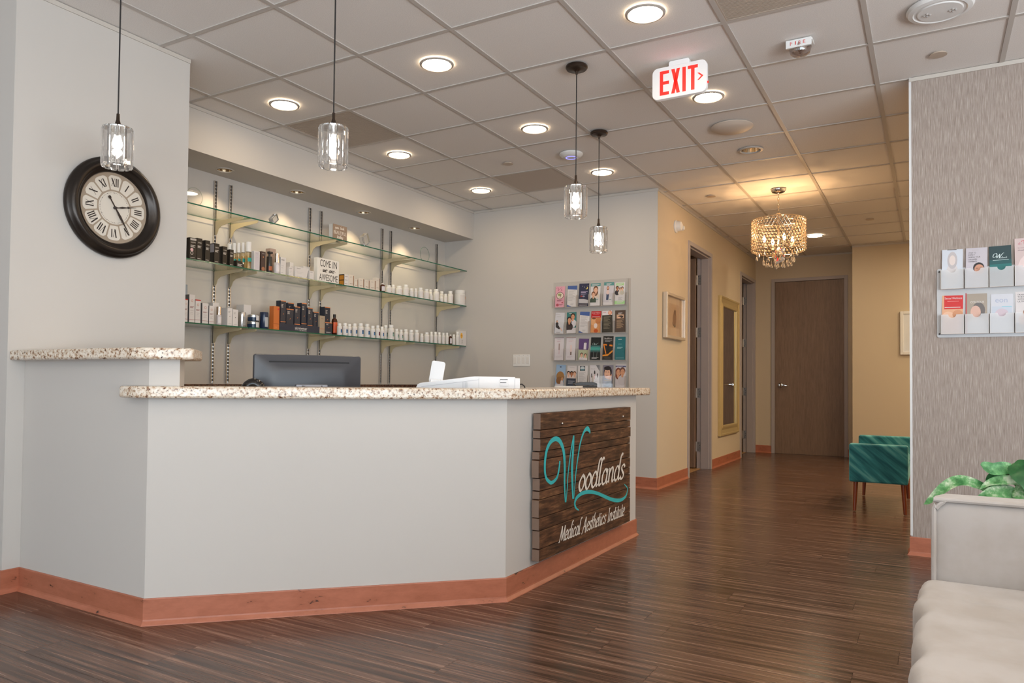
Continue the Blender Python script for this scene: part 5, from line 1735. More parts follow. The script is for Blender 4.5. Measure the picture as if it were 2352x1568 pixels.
for (s, st), L_ in BT.items():
    L_.sort(key=lambda t: t[0])
    for k, (y, o) in enumerate(L_):
        lab = '%s, %s shelf' % (NAMET[st], SNAME[s])
        if len(L_) > 1:
            lab = '%s, %s from the left, %s shelf' % (NAMET[st], ORD[k], SNAME[s])
        tag(o, lab, 'jar' if 'jar' in st or 'can' in st else 'bottle', 'bottles and jars on the %s shelf' % SNAME[s])

# display tray under the navy cartons
tr = thing('display_tray', 'navy display tray printed skinbetter SCIENCE holding navy cartons', 'display tray', (-4.24, 4.18, SHZ[3]))
NV = ink(36, 44, 62)
MB(NV).box((-4.217, 3.970, SHZ[3] + .0002), (-4.2145, 4.391, SHZ[3] + .052)).box((-4.40, 3.970, SHZ[3] + .0002), (-4.217, 4.391, SHZ[3] + .0018)).box((-4.40, 4.388, SHZ[3] + .0018), (-4.217, 4.391, SHZ[3] + .045)).build('tray_body', tr)
t = MB(ink(224, 222, 220))
O, U, W, N = (-4.2143, 3.970, SHZ[3]), (0, 1, 0), (0, 0, 1), (1, 0, 0)
put_text(t, 'skinbetter', .155, .018, .285, .036, O, U, W, N, 0, ink(224, 222, 220))
put_text(t, 'SCIENCE', .205, .006, .278, .014, O, U, W, N, 0, ink(224, 222, 220))
t.frame2([(.155, .0115), (.203, .0115), (.203, .0128), (.155, .0128)], O, U, W, N, 0, ink(224, 222, 220))
t.build('lettering', tr)

# lettered blocks and glass ornaments
bl = thing('word_block', 'white wooden block lettered COME IN we are AWESOME', 'sign block', (-4.23, 4.49, SHZ[2]))
bx0, bx1, by0, by1, bz0, bz1 = -4.262, -4.222, 4.364, 4.616, SHZ[2], SHZ[2] + .190
MB(ink(222, 220, 216)).box((bx0, by0, bz0), (bx1, by1, bz1)).build('block', bl, bevel=.002)
K_ = ink(40, 36, 36)
t = MB(K_)
O, U, W, N = (bx1 + .0004, by0, bz0), (0, 1, 0), (0, 0, 1), (1, 0, 0)
put_text(t, 'COME', .030, .122, .152, .178, O, U, W, N, 0, K_)
put_text(t, 'IN', .176, .122, .226, .178, O, U, W, N, 0, K_)
put_text(t, 'AWESOME', .022, .012, .236, .064, O, U, W, N, 0, K_)
put_script(t, 'we', .060, .108, .082, .020, O, U, W, N, 0, K_, slant=.3, nib=.30, thin=.14)
put_script(t, 'are', .132, .192, .082, .020, O, U, W, N, 0, K_, slant=.3, nib=.30, thin=.14)
for q in (.040, .208):
    t.frame2(ellipse(q, .092, .003, .003, 8), O, U, W, N, 0, K_)
t.build('lettering', bl)
bl = thing('word_block', 'taupe block lettered you look BEAUTIFUL today on the top shelf', 'sign block', (-4.28, 4.66, SHZ[1]))
bx0, bx1, by0, by1, bz0, bz1 = -4.330, -4.285, 4.605, 4.775, SHZ[1], SHZ[1] + .142
MB(ink(222, 220, 216)).box((bx0, by0, bz0), (bx1 - .004, by1, bz1)).build('block', bl)
MB(ink(142, 122, 106)).box((bx1 - .004, by0, bz0), (bx1, by1, bz1)).build('face_board', bl)
K_ = ink(226, 220, 212)
t = MB(K_)
O, U, W, N = (bx1 + .0004, by0, bz0), (0, 1, 0), (0, 0, 1), (1, 0, 0)
put_script(t, 'you', .024, .068, .108, .013, O, U, W, N, 0, K_, slant=.3, nib=.2, thin=.14)
put_script(t, 'look', .084, .136, .108, .013, O, U, W, N, 0, K_, slant=.3, nib=.2, thin=.14)
put_text(t, 'BEAUTIFUL', .010, .062, .162, .090, O, U, W, N, 0, K_)
put_script(t, 'today', .048, .120, .030, .016, O, U, W, N, 0, K_, slant=.3, nib=.2, thin=.14)
t.build('lettering', bl)
CRY = mat('crystal_clear', (0.98, 0.97, 0.94), 0.03, trans=0.9, ior=1.45)
def tilted_block(y, lab, a, b, c, rot):
    o = MB(CRY).box((-a / 2, -b / 2, 0), (a / 2, b / 2, c)).build('crystal_block', bevel=.003)
    o.rotation_euler = rot
    tag(o, lab, 'ornament')
    # rest its lowest corner on the shelf
    M = o.rotation_euler.to_matrix()
    lo = min((M @ Vector((sx * a / 2, sy * b / 2, sz * c))).z for sx in (-1, 1) for sy in (-1, 1) for sz in (0, 1))
    o.location = (-4.27, y, SHZ[1] - lo + .0005)
tilted_block(3.955, 'small clear crystal ornament leaning on the top shelf, left half', .035, .085, .05, (math.radians(38), 0, .3))
tilted_block(5.005, 'square clear crystal block tipped on edge right of the BEAUTIFUL block', .045, .10, .09, (math.radians(32), 0, .2))
for y, r, lab, m, th in ((3.245, .062, 'clear round glass plate standing at the left end of the top shelf', make_glass('plate_glass', (.97, .97, .95), .03), .006),
                     (5.885, .074, 'clear round glass plate with green rim near the right end of the top shelf', make_glass('plate_glass', (.97, .97, .95), .03), .012)):
    o = thing('glass_disc', lab, 'ornament', (-4.27, y, SHZ[1]))
    MB(m).lathe([(0, 0), (r * .97, 0)], (-4.27 - th / 2, y, SHZ[1] + r), 40, axis='x').build('disc', o)
    MB(mat('disc_rim', srgb(150, 160, 140), .15) if r < .07 else SHELF_EDGE).tube([(-4.27, y + r * math.cos(2 * PI * q / 48), SHZ[1] + r + .0015 + r * math.sin(2 * PI * q / 48)) for q in range(48)], .0014, 6, closed=True).build('rim', o, smooth=True)
# ---------------------------------------------------------------- brochures and racks
GLARE_ACRYLIC = mat('acrylic_with_glare', (0.72, 0.73, 0.75), 0.25, alpha=0.62)  # clear acrylic, window glare put into its colour as a white haze
def person(cx, cy, s, hair, skin, shirt, long_hair=False):
    """head-and-shoulders figure for printed covers; cy = chin height, s = head height (cover fractions)"""
    k = s * 2.1 if False else s
    e = [('e', cx, cy - s * .75, s * 1.5, s * .75, shirt)]
    if long_hair:
        e.append(('e', cx, cy + s * .1, s * .95, s * .68, hair))
    e += [('e', cx, cy + s * .62, s * .95, s * .52, hair), ('e', cx, cy - s * .1, s * .34, s * .25, skin), ('e', cx + s * .05, cy + s * .40, s * .70, s * .48, skin)]
    e += [('r', cx - s * .32, cy + s * .48, cx - s * .14, cy + s * .52, hair), ('r', cx + s * .2, cy + s * .48, cx + s * .38, cy + s * .52, hair), ('r', cx - s * .12, cy + s * .12, cx + s * .22, cy + s * .16, (170, 90, 84))]
    return e
SK1, SK2, SK3 = (226, 178, 150), (206, 150, 116), (176, 116, 82)
WHT_, LG, DG = (216, 212, 212), (180, 176, 176), (96, 92, 92)
form = [('q', [(0, .84), (1, .80), (1, 1), (0, 1)], (70, 96, 156)), ('q', [(0, 0), (.5, 0), (0, .10)], (84, 106, 160)), ('l', .1, .85, .74, 9, .055, LG), ('l', .35, .7, .12, 2, .04, LG)]
SPEC = [
 [((224, 164, 180), [('s', 'Vi', .10, .75, .80, .085, (150, 52, 84)), ('e', .5, .56, .40, .175, (92, 52, 58)), ('e', .5, .56, .35, .152, (226, 212, 196)), ('e', .45, .6, .2, .06, (150, 160, 100)), ('q', [(.6, .62), (.66, .62), (.54, .46), (.48, .46)], (120, 100, 96)), ('l', .2, .8, .33, 2, .045, (140, 60, 80)), ('e', .27, .11, .16, .065, (184, 84, 98)), ('e', .78, .22, .10, .04, (190, 96, 110)), ('l', .45, .85, .13, 2, .04, (160, 90, 104))], 'pink brochure with a ringed plate picture', .205),
  (WHT_, form, 'white form brochure with blue header, top row', .205),
  ((42, 46, 74), [('e', .78, .80, .13, .055, (236, 214, 120)), ('e', .71, .815, .12, .05, (42, 46, 74)), ('e', .35, .88, .03, .012, WHT_), ('e', .55, .84, .03, .014, WHT_), ('e', .9, .9, .025, .011, WHT_), ('l', .2, .9, .63, 2, .045, (204, 190, 220)), ('l', .2, .85, .53, 2, .02, (160, 156, 190)), ('e', .28, .44, .13, .03, (170, 60, 60)), ('e', .5, .43, .12, .035, (150, 154, 176)), ('q', [(0, .14), (0, .32), (.5, .32), (1, .26), (1, .12)], (196, 192, 196)), ('q', [(0, .02), (0, .12), (.9, .12), (.9, .02)], (84, 78, 86)), ('l', .1, .9, .03, 1, .02, WHT_)], 'dark navy night-sky brochure with a crescent moon', .22),
  (WHT_, [('r', 0, .86, 1, 1, (88, 146, 146)), ('l', .12, .88, .93, 2, .045, WHT_)] + person(.52, .58, .26, (110, 68, 44), SK1, (222, 206, 190), True) + person(.3, .38, .22, (120, 76, 50), SK1, (70, 84, 72)) + [('r', .6, .14, .82, .36, (206, 204, 204)), ('r', .6, .25, .82, .28, (120, 156, 146)), ('r', 0, 0, 1, .14, (216, 212, 214))], 'teal-topped brochure of a woman hugging a child', .215),
  ((204, 200, 206), [('r', 0, .86, 1, 1, (88, 146, 146)), ('l', .25, .75, .93, 2, .05, WHT_), ('q', [(.3, .22), (.42, .22), (.44, .5), (.3, .5)], (70, 84, 112)), ('q', [(.42, .22), (.52, .22), (.56, .5), (.42, .5)], (62, 76, 104)), ('e', .43, .56, .16, .10, (222, 196, 190)), ('e', .42, .74, .12, .085, (150, 84, 50)), ('e', .42, .75, .07, .045, SK1), ('r', .6, .14, .82, .36, (212, 210, 210)), ('r', .6, .22, .82, .25, (120, 156, 146)), ('r', 0, 0, 1, .12, (216, 212, 214))], 'teal-topped brochure of a standing woman in jeans', .217),
  (WHT_, [('r', .1, .86, .86, .97, (168, 216, 146)), ('l', .2, .8, .93, 2, .04, WHT_)] + person(.22, .66, .16, (50, 38, 34), SK3, (48, 46, 54)) + person(.5, .62, .13, (96, 64, 44), SK1, (214, 206, 196)) + person(.72, .64, .14, (80, 54, 38), SK1, (196, 190, 176)) + [('l', .35, .75, .3, 3, .05, LG), ('r', 0, .02, 1, .16, (166, 214, 146)), ('l', .2, .85, .11, 2, .05, WHT_)], 'white and light green family brochure', .21)],
 [((206, 206, 212), [('l', .05, .5, .9, 1, .03, LG), ('l', .15, .6, .8, 1, .03, LG), ('q', [(.1, .4), (.4, .4), (.62, .24), (.5, .2), (.12, .3)], (46, 42, 48)), ('q', [(.55, .27), (.66, .27), (.88, .12), (.8, .11)], SK1), ('e', .24, .46, .16, .08, (50, 46, 52)), ('e', .22, .58, .09, .05, (150, 100, 70)), ('e', .23, .575, .06, .035, SK1), ('l', .2, .6, .05, 1, .03, DG)], 'white brochure of a seated woman in a black dress', .205),
  ((58, 122, 120), [('l', .25, .75, .93, 1, .04, WHT_), ('r', 0, 0, 1, .26, (206, 202, 206))] + person(.64, .66, .26, (60, 44, 38), SK2, (214, 210, 216)) + person(.28, .50, .26, (44, 34, 34), SK2, (60, 48, 50), True) + [('r', 0, 0, 1, .16, (210, 206, 208))], 'teal brochure of a couple, man with raised arm', .205),
  (WHT_, form, 'white form brochure with blue header, second row', .205),
  ((214, 150, 96), [('r', 0, .70, 1, 1, (190, 22, 32)), ('t', 'Sexual Wellness', .05, .90, .92, .955, WHT_), ('l', .2, .8, .85, 1, .03, (226, 170, 170)), ('l', .1, .9, .73, 1, .03, WHT_), ('e', .25, .5, .30, .16, (224, 168, 120)), ('e', .75, .55, .3, .14, (196, 124, 74)), ('e', .5, .32, .18, .12, (232, 214, 206)), ('e', .55, .08, .22, .09, (190, 84, 36)), ('e', .3, .66, .2, .04, (120, 74, 48))], 'red-topped Sexual Wellness brochure in the many-pocket rack', .205),
  ((58, 54, 46), [('r', 0, .80, 1, 1, (222, 214, 216)), ('e', .78, .9, .2, .10, (206, 116, 80)), ('e', .76, .9, .14, .08, SK1), ('l', .08, .4, .92, 1, .03, (206, 70, 80)), ('l', .15, .85, .70, 10, .058, (140, 132, 112))], 'black text-filled brochure with a face on its white top', .205),
  ((84, 68, 58), [('l', .3, .7, .86, 2, .04, WHT_), ('r', .15, .62, .85, .80, (206, 168, 138)), ('e', .55, .70, .25, .06, (60, 48, 44)), ('e', .4, .66, .16, .04, SK1), ('l', .15, .85, .54, 9, .045, (176, 146, 116))], 'brown brochure with a dark reclining figure picture', .205)],
 [((212, 206, 210), [('l', .3, .7, .92, 1, .03, LG), ('l', .28, .7, .84, 2, .03, (200, 170, 180)), ('r', .45, .45, .56, .74, (150, 128, 122)), ('r', .48, .26, .54, .45, (206, 170, 176)), ('l', .15, .85, .16, 2, .04, (200, 190, 196)), ('r', 0, .985, 1, 1, (120, 70, 104))], 'white brochure with a slim pink applicator', .22),
  ((212, 206, 210), [('l', .3, .7, .92, 1, .03, LG), ('l', .25, .75, .84, 2, .03, (206, 180, 186)), ('r', .42, .36, .62, .66, (222, 200, 196)), ('r', .46, .22, .60, .36, (110, 82, 72)), ('l', .15, .7, .14, 2, .04, (200, 190, 196)), ('r', 0, .985, 1, 1, (150, 90, 70))], 'white brochure with a pale tube and brown cap', .22),
  ((94, 70, 120), [('r', 0, 0, 1, .48, (176, 182, 152)), ('r', .52, .50, .80, .80, (214, 208, 214)), ('r', .6, .80, .76, .85, (120, 116, 116))] + person(.35, .16, .16, (70, 48, 38), SK1, (214, 206, 210)) + person(.75, .13, .16, (80, 50, 40), SK1, (220, 214, 214)), 'purple-topped brochure with a white bottle and a couple', .205),
  ((26, 30, 32), [('q', [(0, .42), (1, .42), (1, .56), (0, .56)], (70, 156, 148)), ('q', [(0, .56), (1, .56), (1, .64), (0, .64)], (40, 104, 104)), ('q', [(0, .34), (1, .34), (1, .42), (0, .42)], (52, 96, 94)), ('s', 'W', .25, .75, .66, .05, (190, 220, 216)), ('l', .1, .9, .605, 1, .02, (170, 200, 196)), ('q', [(.3, .1), (.38, .1), (.34, .42), (.28, .42)], (84, 92, 90)), ('q', [(.6, .1), (.68, .1), (.74, .42), (.68, .42)], (84, 92, 90)), ('l', .15, .85, .09, 2, .035, WHT_)], 'black brochure with a glowing teal band and script initial', .215),
  ((42, 40, 38), [('t', 'BodiFirm', .12, .86, .86, .93, (224, 220, 216)), ('l', .15, .9, .80, 2, .03, LG), ('q', [(.02, .64), (.12, .64), (.38, .26), (.28, .24)], (226, 128, 40)), ('q', [(.02, .62), (.04, .67), (.95, .63), (.95, .56)], (230, 130, 36)), ('q', [(0, .14), (0, .20), (.5, .24), (1, .42), (1, .34), (.5, .16)], (236, 150, 48)), ('r', .40, .26, .64, .72, (28, 28, 28)), ('e', .5, .08, .35, .05, (70, 66, 62))], 'black BodiFirm brochure with bright orange ribbon', .225),
  ((32, 108, 116), [('l', .3, .65, .88, 1, .04, WHT_), ('l', .3, .65, .68, 1, .02, (170, 206, 208)), ('l', .2, .75, .53, 2, .05, (150, 196, 198)), ('l', .1, .9, .07, 1, .02, (196, 220, 220))], 'plain deep teal brochure with white lettering', .215)],
 [((150, 178, 208), [('r', .05, 0, .9, .12, (206, 204, 210)), ('e', .48, .90, .10, .03, (76, 84, 110)), ('e', .5, .48, .42, .22, (160, 118, 70)), ('e', .45, .28, .36, .18, (140, 96, 56)), ('e', .72, .34, .12, .10, (206, 150, 104)), ('q', [(.55, .13), (.95, .13), (.75, .30), (.6, .28)], (214, 206, 210)), ('r', .05, 0, .92, .125, (210, 208, 214))], 'sky-blue brochure of a blond head seen from behind', .215),
  ((212, 206, 206), [('l', .25, .75, .9, 1, .03, LG)] + person(.16, .52, .2, (50, 42, 42), SK1, (226, 206, 200)) + person(.48, .52, .2, (50, 38, 36), SK3, (220, 200, 196)) + person(.8, .52, .2, (110, 80, 62), SK1, (226, 210, 204)) + [('r', 0, 0, 1, .40, (52, 62, 80)), ('l', .15, .85, .26, 3, .06, (176, 180, 190))], 'brochure with three faces above a navy panel', .205),
  ((214, 210, 210), [('r', .2, .76, .74, .98, (56, 60, 66)), ('e', .47, .88, .24, .085, (196, 206, 210)), ('e', .47, .81, .24, .03, (90, 130, 140)), ('l', .1, .8, .66, 9, .05, LG), ('l', .1, .85, .18, 3, .05, LG)], 'white letter-style brochure with a small landscape photo', .205),
  ((212, 208, 212), [('q', [(.62, 1), (1, 1), (1, .72)], (130, 130, 134)), ('t', 'Have you?', .12, .80, .56, .85, DG), ('q', [(.42, .68), (.5, .78), (.58, .68)], (60, 58, 62)), ('r', .43, .60, .57, .68, (70, 66, 68)), ('r', .15, .44, .24, .62, (76, 70, 74)), ('r', .74, .44, .83, .62, (70, 66, 72)), ('r', .47, .36, .53, .58, (206, 150, 150)), ('l', .15, .75, .24, 2, .04, LG)], 'white brochure with dark dropper bottles and grey corner', .21),
  ((132, 128, 142), [('e', .5, .70, .40, .26, (48, 42, 46)), ('q', [(.5, .34), (.85, .34), (.9, .6), (.6, .5)], SK2), ('e', .44, .62, .30, .24, SK1), ('e', .45, .86, .36, .09, (46, 40, 44)), ('r', .24, .68, .38, .70, (70, 50, 46)), ('r', .5, .68, .64, .70, (70, 50, 46)), ('r', .32, .52, .50, .54, (176, 96, 88)), ('q', [(.1, 0), (.95, 0), (.95, .34), (.6, .36), (.3, .2)], (92, 90, 100)), ('r', .14, .28, .92, .33, (150, 130, 106))], 'grey brochure filled by a dark-haired man in close-up', .21),
  ((214, 208, 210), [('r', 0, .88, 1, .95, (92, 96, 130)), ('l', .1, .7, .9, 1, .03, WHT_), ('l', .2, .65, .82, 1, .02, LG)] + person(.27, .52, .30, (120, 66, 52), SK2, (206, 198, 200), True) + person(.68, .54, .30, (110, 74, 62), SK2, (200, 192, 194)), 'brochure of a couple touching heads below a blue stripe', .215)],
]
def brochure(x, y, z, w, h, bg, els, lab, cat_group, ang=0.0, t=.006):
    o = MB(ink(*bg)).box((-w / 2, -t, 0), (w / 2, 0, h)).build('brochure')
    p = MB(ink(*bg))
    O, U, W, N = (-w / 2, -t, 0), (1, 0, 0), (0, 0, 1), (0, -1, 0)
    d = .0002
    cl = lambda q: (min(max(q[0], 0), w), min(max(q[1], 0), h))
    for e in els:
        d += .00006
        k = e[0]
        if k == 'r':
            _, a, b, c2, d2, col = e
            p.frame2([cl((a * w, b * h)), cl((c2 * w, b * h)), cl((c2 * w, d2 * h)), cl((a * w, d2 * h))], O, U, W, N, d, ink(*col))
        elif k == 'e':
            _, a, b, rx, ry, col = e
            p.frame2([cl(q) for q in ellipse(a * w, b * h, rx * w * (1 if rx < 1 else 1), ry * h, 16)], O, U, W, N, d, ink(*col))
        elif k == 'q':
            p.frame2([cl((a * w, b * h)) for a, b in e[1]], O, U, W, N, d, ink(*e[2]))
        elif k == 'l':
            _, a, c2, yy, n, dy, col = e
            lines(p, O, U, W, N, a * w, c2 * w, yy * h, n, dy * h, min(.0045, dy * h * .5), ink(*col), d)
        elif k == 't':
            _, s, a, b, c2, d2, col = e
            put_text(p, s, a * w, b * h, c2 * w, d2 * h, O, U, W, N, d, ink(*col))
        elif k == 's':
            _, s, a, c2, yy, xh, col = e
            put_script(p, s, a * w, c2 * w, yy * h, xh * h, O, U, W, N, d, ink(*col), nib=.16, thin=.08)
    p.build('cover_print', o, local=True)
    o.location = (x, y, z)
    o.rotation_euler = (math.radians(-3), math.radians(ang), 0)
    return tag(o, lab, 'brochure', cat_group)

def pocket_mesh(mb, w, h, dp, m, me, notch=0.0):
    """open-topped pocket: front plate, sides, bottom; back at y=0, opening up"""
    n = [(-w / 2, 0), (w / 2, 0), (w / 2, h)]
    if notch:
        n += [(notch * math.cos(a), h - notch * math.sin(a)) for a in [PI * k / 10 for k in range(11)]]
    n += [(-w / 2, h)]
    mb.add([(p[0], -dp, p[1]) for p in n], [tuple(range(len(n)))], m)
    mb.box((-w / 2, -dp, -.002), (w / 2, 0, 0), me)
    mb.box((-w / 2 - .0015, -dp, -.002), (-w / 2, 0, h), me).box((w / 2, -dp, -.002), (w / 2 + .0015, 0, h), me)

# 24-pocket rack on the back wall
RX0, RX1, RZ = -3.190, -2.437, [1.700, 1.442, 1.182, .922]
rk = thing('brochure_rack', 'clear acrylic 24-pocket brochure rack on the back wall', 'brochure rack', ((RX0 + RX1) / 2, BACK_Y, .90))
MB(ACRYLIC).box((RX0 - .012, BACK_Y - .006, .895), (RX1 + .03, BACK_Y - .002, 1.945)).build('back_panel', rk)
MB(ACRYLIC_EDGE).box((RX1 + .028, BACK_Y - .03, .895), (RX1 + .032, BACK_Y - .002, 1.94)).build('side_edge', rk)
PIT = (RX1 - RX0) / 6
pk0 = None
random.seed(11)
for r in range(4):
    for c in range(6):
        x = RX0 + PIT * (c + .5)
        if pk0 is None:
            mb = MB(ACRYLIC)
            pocket_mesh(mb, PIT - .006, .115, .028, ACRYLIC, ACRYLIC_EDGE)
            pk0 = o = mb.build('pocket', rk, local=True)
        else:
            o = pk0.copy()
            COL.objects.link(o)
            o.parent = rk
        o.location = (x - rk.location.x, -.0065, RZ[r] - .004 - rk.location.z)
        bg, els, lab, h = SPEC[r][c]
        brochure(x + random.uniform(-.006, .006) - .002, BACK_Y - .012, RZ[r] + .001, .1, h, bg, els, lab, 'brochures in the back-wall rack', random.uniform(-1.0, 3.0))

# 8-pocket rack on the wallpapered wall (only part of it in the frame)
r2 = thing('brochure_rack', 'acrylic eight-pocket brochure rack on the wallpapered right wall', 'brochure rack', (.30, PAPER_Y, 1.24))
b = MB(GLARE_ACRYLIC).prism([(z, x) for x, z in rrect(.033, 1.242, .553, 1.632, .012)][::-1], PAPER_Y - .008, PAPER_Y - .003, 'y').build('back_panel', r2)
for x, z in ((.045, 1.615), (.045, 1.262)):
    MB(SCREW).lathe([(.005, 0), (.005, -.003), (0, -.004)], (x, PAPER_Y - .008, z), 12, axis='y').build('screw', r2)
RC = [.106, .221, .335, .449]
R2Z = [1.515, 1.262]
mb = MB(GLARE_ACRYLIC)
pocket_mesh(mb, .106, .107, .030, GLARE_ACRYLIC, ACRYLIC_EDGE, .019)
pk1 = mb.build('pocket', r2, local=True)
k = 0
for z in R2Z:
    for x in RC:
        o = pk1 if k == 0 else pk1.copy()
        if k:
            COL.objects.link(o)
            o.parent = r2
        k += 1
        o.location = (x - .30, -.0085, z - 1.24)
SP2 = [((206, 212, 222), [('e', .5, .35, .3, .3, (214, 208, 208)), ('e', .5, .72, .24, .22, (190, 184, 186)), ('e', .5, .72, .15, .13, (222, 208, 202)), ('r', .25, .985, .7, 1, (60, 58, 60))], 'pale blue-white brochure of a faint long-haired woman', .222, R2Z[0]),
       ((196, 190, 198), [('l', .28, .6, .94, 1, .02, LG)] + [('t', s, .12, .86 - i * .055, .12 + .05 * len(s), .895 - i * .055, (40, 36, 38)) for i, s in enumerate(('WHAT TO', 'EXPECT', 'DURING YOUR', 'COLLAGEN', 'COMEBACK'))] + [('e', .6, .15, .42, .22, (186, 176, 180)), ('e', .60, .50, .26, .13, (46, 40, 42)), ('e', .62, .46, .22, .12, (206, 150, 124)), ('r', .46, .48, .56, .49, (60, 44, 42)), ('r', .66, .50, .78, .51, (60, 44, 42))], 'lavender-grey brochure asking WHAT TO EXPECT, woman below', .222, R2Z[0]),
       ((36, 62, 66), [('r', 0, .55, 1, .66, (30, 84, 86)), ('r', 0, .38, 1, .55, (34, 112, 110)), ('s', 'W', .22, .62, .70, .07, (206, 222, 222)), ('s', 'oodlands', .42, .80, .69, .022, (206, 222, 222)), ('l', .15, .88, .645, 1, .02, (196, 214, 212))], 'dark teal brochure with white script Woodlands logo', .224, R2Z[0]),
       ((206, 186, 184), [('e', .6, .3, .5, .35, (226, 206, 204)), ('t', 'di', .15, .86, .30, .92, (196, 130, 140)), ('s', 'V', .30, .62, .86, .055, (206, 40, 56)), ('t', 'Living', .15, .775, .5, .81, (150, 120, 126)), ('t', 'Healthy', .15, .72, .6, .76, (110, 90, 96))], 'pink-white brochure cut off at the right edge, upper row', .258, R2Z[0]),
       ((222, 168, 132), [('r', .1, .64, 1, 1, (206, 44, 44)), ('t', 'Sexual Wellness', .12, .90, .95, .955, WHT_), ('l', .25, .8, .84, 1, .02, (226, 160, 156)), ('l', .12, .88, .68, 1, .03, WHT_), ('e', .3, .45, .28, .13, (230, 186, 156)), ('e', .75, .5, .25, .12, (206, 146, 108))], 'red-topped Sexual Wellness brochure on the wallpapered wall', .215, R2Z[1]),
       ((166, 154, 140), [('e', .5, .15, .5, .22, (206, 202, 202)), ('e', .6, .56, .30, .20, (110, 104, 102)), ('e', .46, .52, .24, .16, (216, 176, 160)), ('t', 'CONTOUR', .22, .74, .86, .79, (226, 222, 218)), ('r', 0, 0, .04, 1, (196, 40, 48))], 'CONTOUR brochure of a smiling person in grey', .225, R2Z[1]),
       ((208, 210, 218), [('t', 'eon', .2, .78, .75, .87, (170, 180, 204)), ('r', .05, .3, .95, .68, (196, 204, 216)), ('e', .5, .5, .3, .12, (206, 190, 200)), ('r', .5, .66, .95, .68, (140, 200, 214))], 'pale eon brochure with soft blue panel', .212, R2Z[1]),
       ((216, 210, 210), [('r', 0, 0, 1, .22, (74, 62, 58))] + [('t', s, .10, .90 - i * .055, .10 + .07 * len(s), .935 - i * .055, (40, 36, 38)) for i, s in enumerate(('CRANK', 'THE D', 'WITH', 'ULTH'))] + [('e', .6, .4, .3, .22, (120, 76, 56)), ('e', .55, .45, .2, .17, SK2), ('e', .3, .3, .16, .12, SK2), ('l', .1, .6, .06, 1, .02, WHT_)], 'white brochure headed CRANK, cut off at the right edge', .222, R2Z[1])]
for i, (bg, els, lab, h, z) in enumerate(SP2):
    brochure(RC[i % 4], PAPER_Y - .0115, z + .001, .1, h, bg, els, lab, 'brochures in the right-wall rack', random.uniform(-1, 1), .008)

# ---------------------------------------------------------------- switch plate
sp_ = thing('light_switch', 'white four-gang rocker switch plate on the back wall', 'light switch', (-3.556, BACK_Y, 1.127))
MB(WHITE_P).box((-3.652, BACK_Y - .006, 1.125), (-3.458, BACK_Y - .0005, 1.242)).build('plate', sp_, bevel=.002)
for k in range(4):
    x = -3.652 + .194 * (k + .5) / 4
    MB(mat('rocker_white', (.74, .72, .70), .35)).prism([(1.150, 0), (1.217, 0), (1.217, 0)][:0] or [(1.150, x - .0165), (1.150, x + .0165), (1.217, x + .0165), (1.217, x - .0165)], BACK_Y - .0095, BACK_Y - .0055, 'y').build('rocker', sp_, bevel=.0015)
    MB(SCREW).lathe([(.0022, 0), (.0022, -.0008)], (x, BACK_Y - .006, 1.234), 8, axis='y').build('screw', sp_)

# ---------------------------------------------------------------- monitor
mo = thing('computer_monitor', 'black computer monitor seen from behind, above the granite counter', 'monitor', (-.702 * 3.71, .712 * 3.71, .74), math.radians(60))
MGREY = mat('monitor_shell', (.055, .057, .066), .33)
MV = mat('vent_black', (.006, .006, .007), .6)
hw, zb, zt = .262, .065, .348
v, f = [], []
rings = [(0, 0, .012), (-.010, 0, .012), (-.016, .004, .012), (-.030, .045, .03), (-.045, .075, .04), (-.050, .10, .05)]
npt = None
for y, ins, r in rings:
    pts = rrect(-hw + ins, zb + ins * .75, hw - ins, zt - ins * .75, r, 4)
    npt = len(pts)
    v += [(p[0], y, p[1]) for p in pts]
for i in range(len(rings) - 1):
    f += [(i * npt + k, i * npt + (k + 1) % npt, (i + 1) * npt + (k + 1) % npt, (i + 1) * npt + k) for k in range(npt)]
f.append(tuple(range((len(rings) - 1) * npt, len(rings) * npt)))
MB(MGREY).add(v, f).build('back_shell', mo, smooth=True, local=True, sharp=28)
MB(BLACK).add([(p[0], 0, p[1]) for p in rrect(-hw, zb, hw, zt, .012, 4)] , [tuple(range(npt))]).build('screen', mo, local=True)
MB(MV).prism([(z, x) for x, z in rrect(-.195, .309, .195, .316, .0034)][::-1], -.0335, -.022, 'y').build('vent_slot', mo, local=True)
MSIL = mat('stand_silver', (.34, .34, .37), .35, .5)
MB(MSIL).box((-.076, -.072, .10), (.076, -.045, .205)).build('stand_bracket', mo, bevel=.003, local=True)
MB(MV).box((-.05, -.0728, .188), (.05, -.0718, .2)).build('bracket_slot', mo, local=True)
MB(MSIL).box((-.04, -.09, .008), (.04, -.068, .20)).build('stand_neck', mo, bevel=.003, local=True)
MB(MSIL).prism(rrect(-.12, -.16, .12, .04, .03), 0, .008).build('stand_base', mo, local=True)
hs = thing('desk_headset', 'dark glossy rounded object at the lower left corner of the monitor', 'desk accessory', (-2.60, 2.30, .74))
GB = mat('gloss_black', (.012, .011, .010), .08)
MB(GB).lathe([(.0, .0), (.05, .0), (.05, .02), (.012, .03), (.012, .12), (0, .12)], (-2.60, 2.30, .74), 20).build('stand', hs, smooth=True)
arc = [(-2.60 + .052 * math.cos(a) * .75, 2.30 + .052 * math.cos(a) * .65, .845 + .105 * math.sin(a)) for a in [PI * k / 14 for k in range(15)]]
MB(GB).tube(arc, [.024 if 3 < k < 11 else .02 for k in range(15)], 12).build('band', hs, smooth=True)

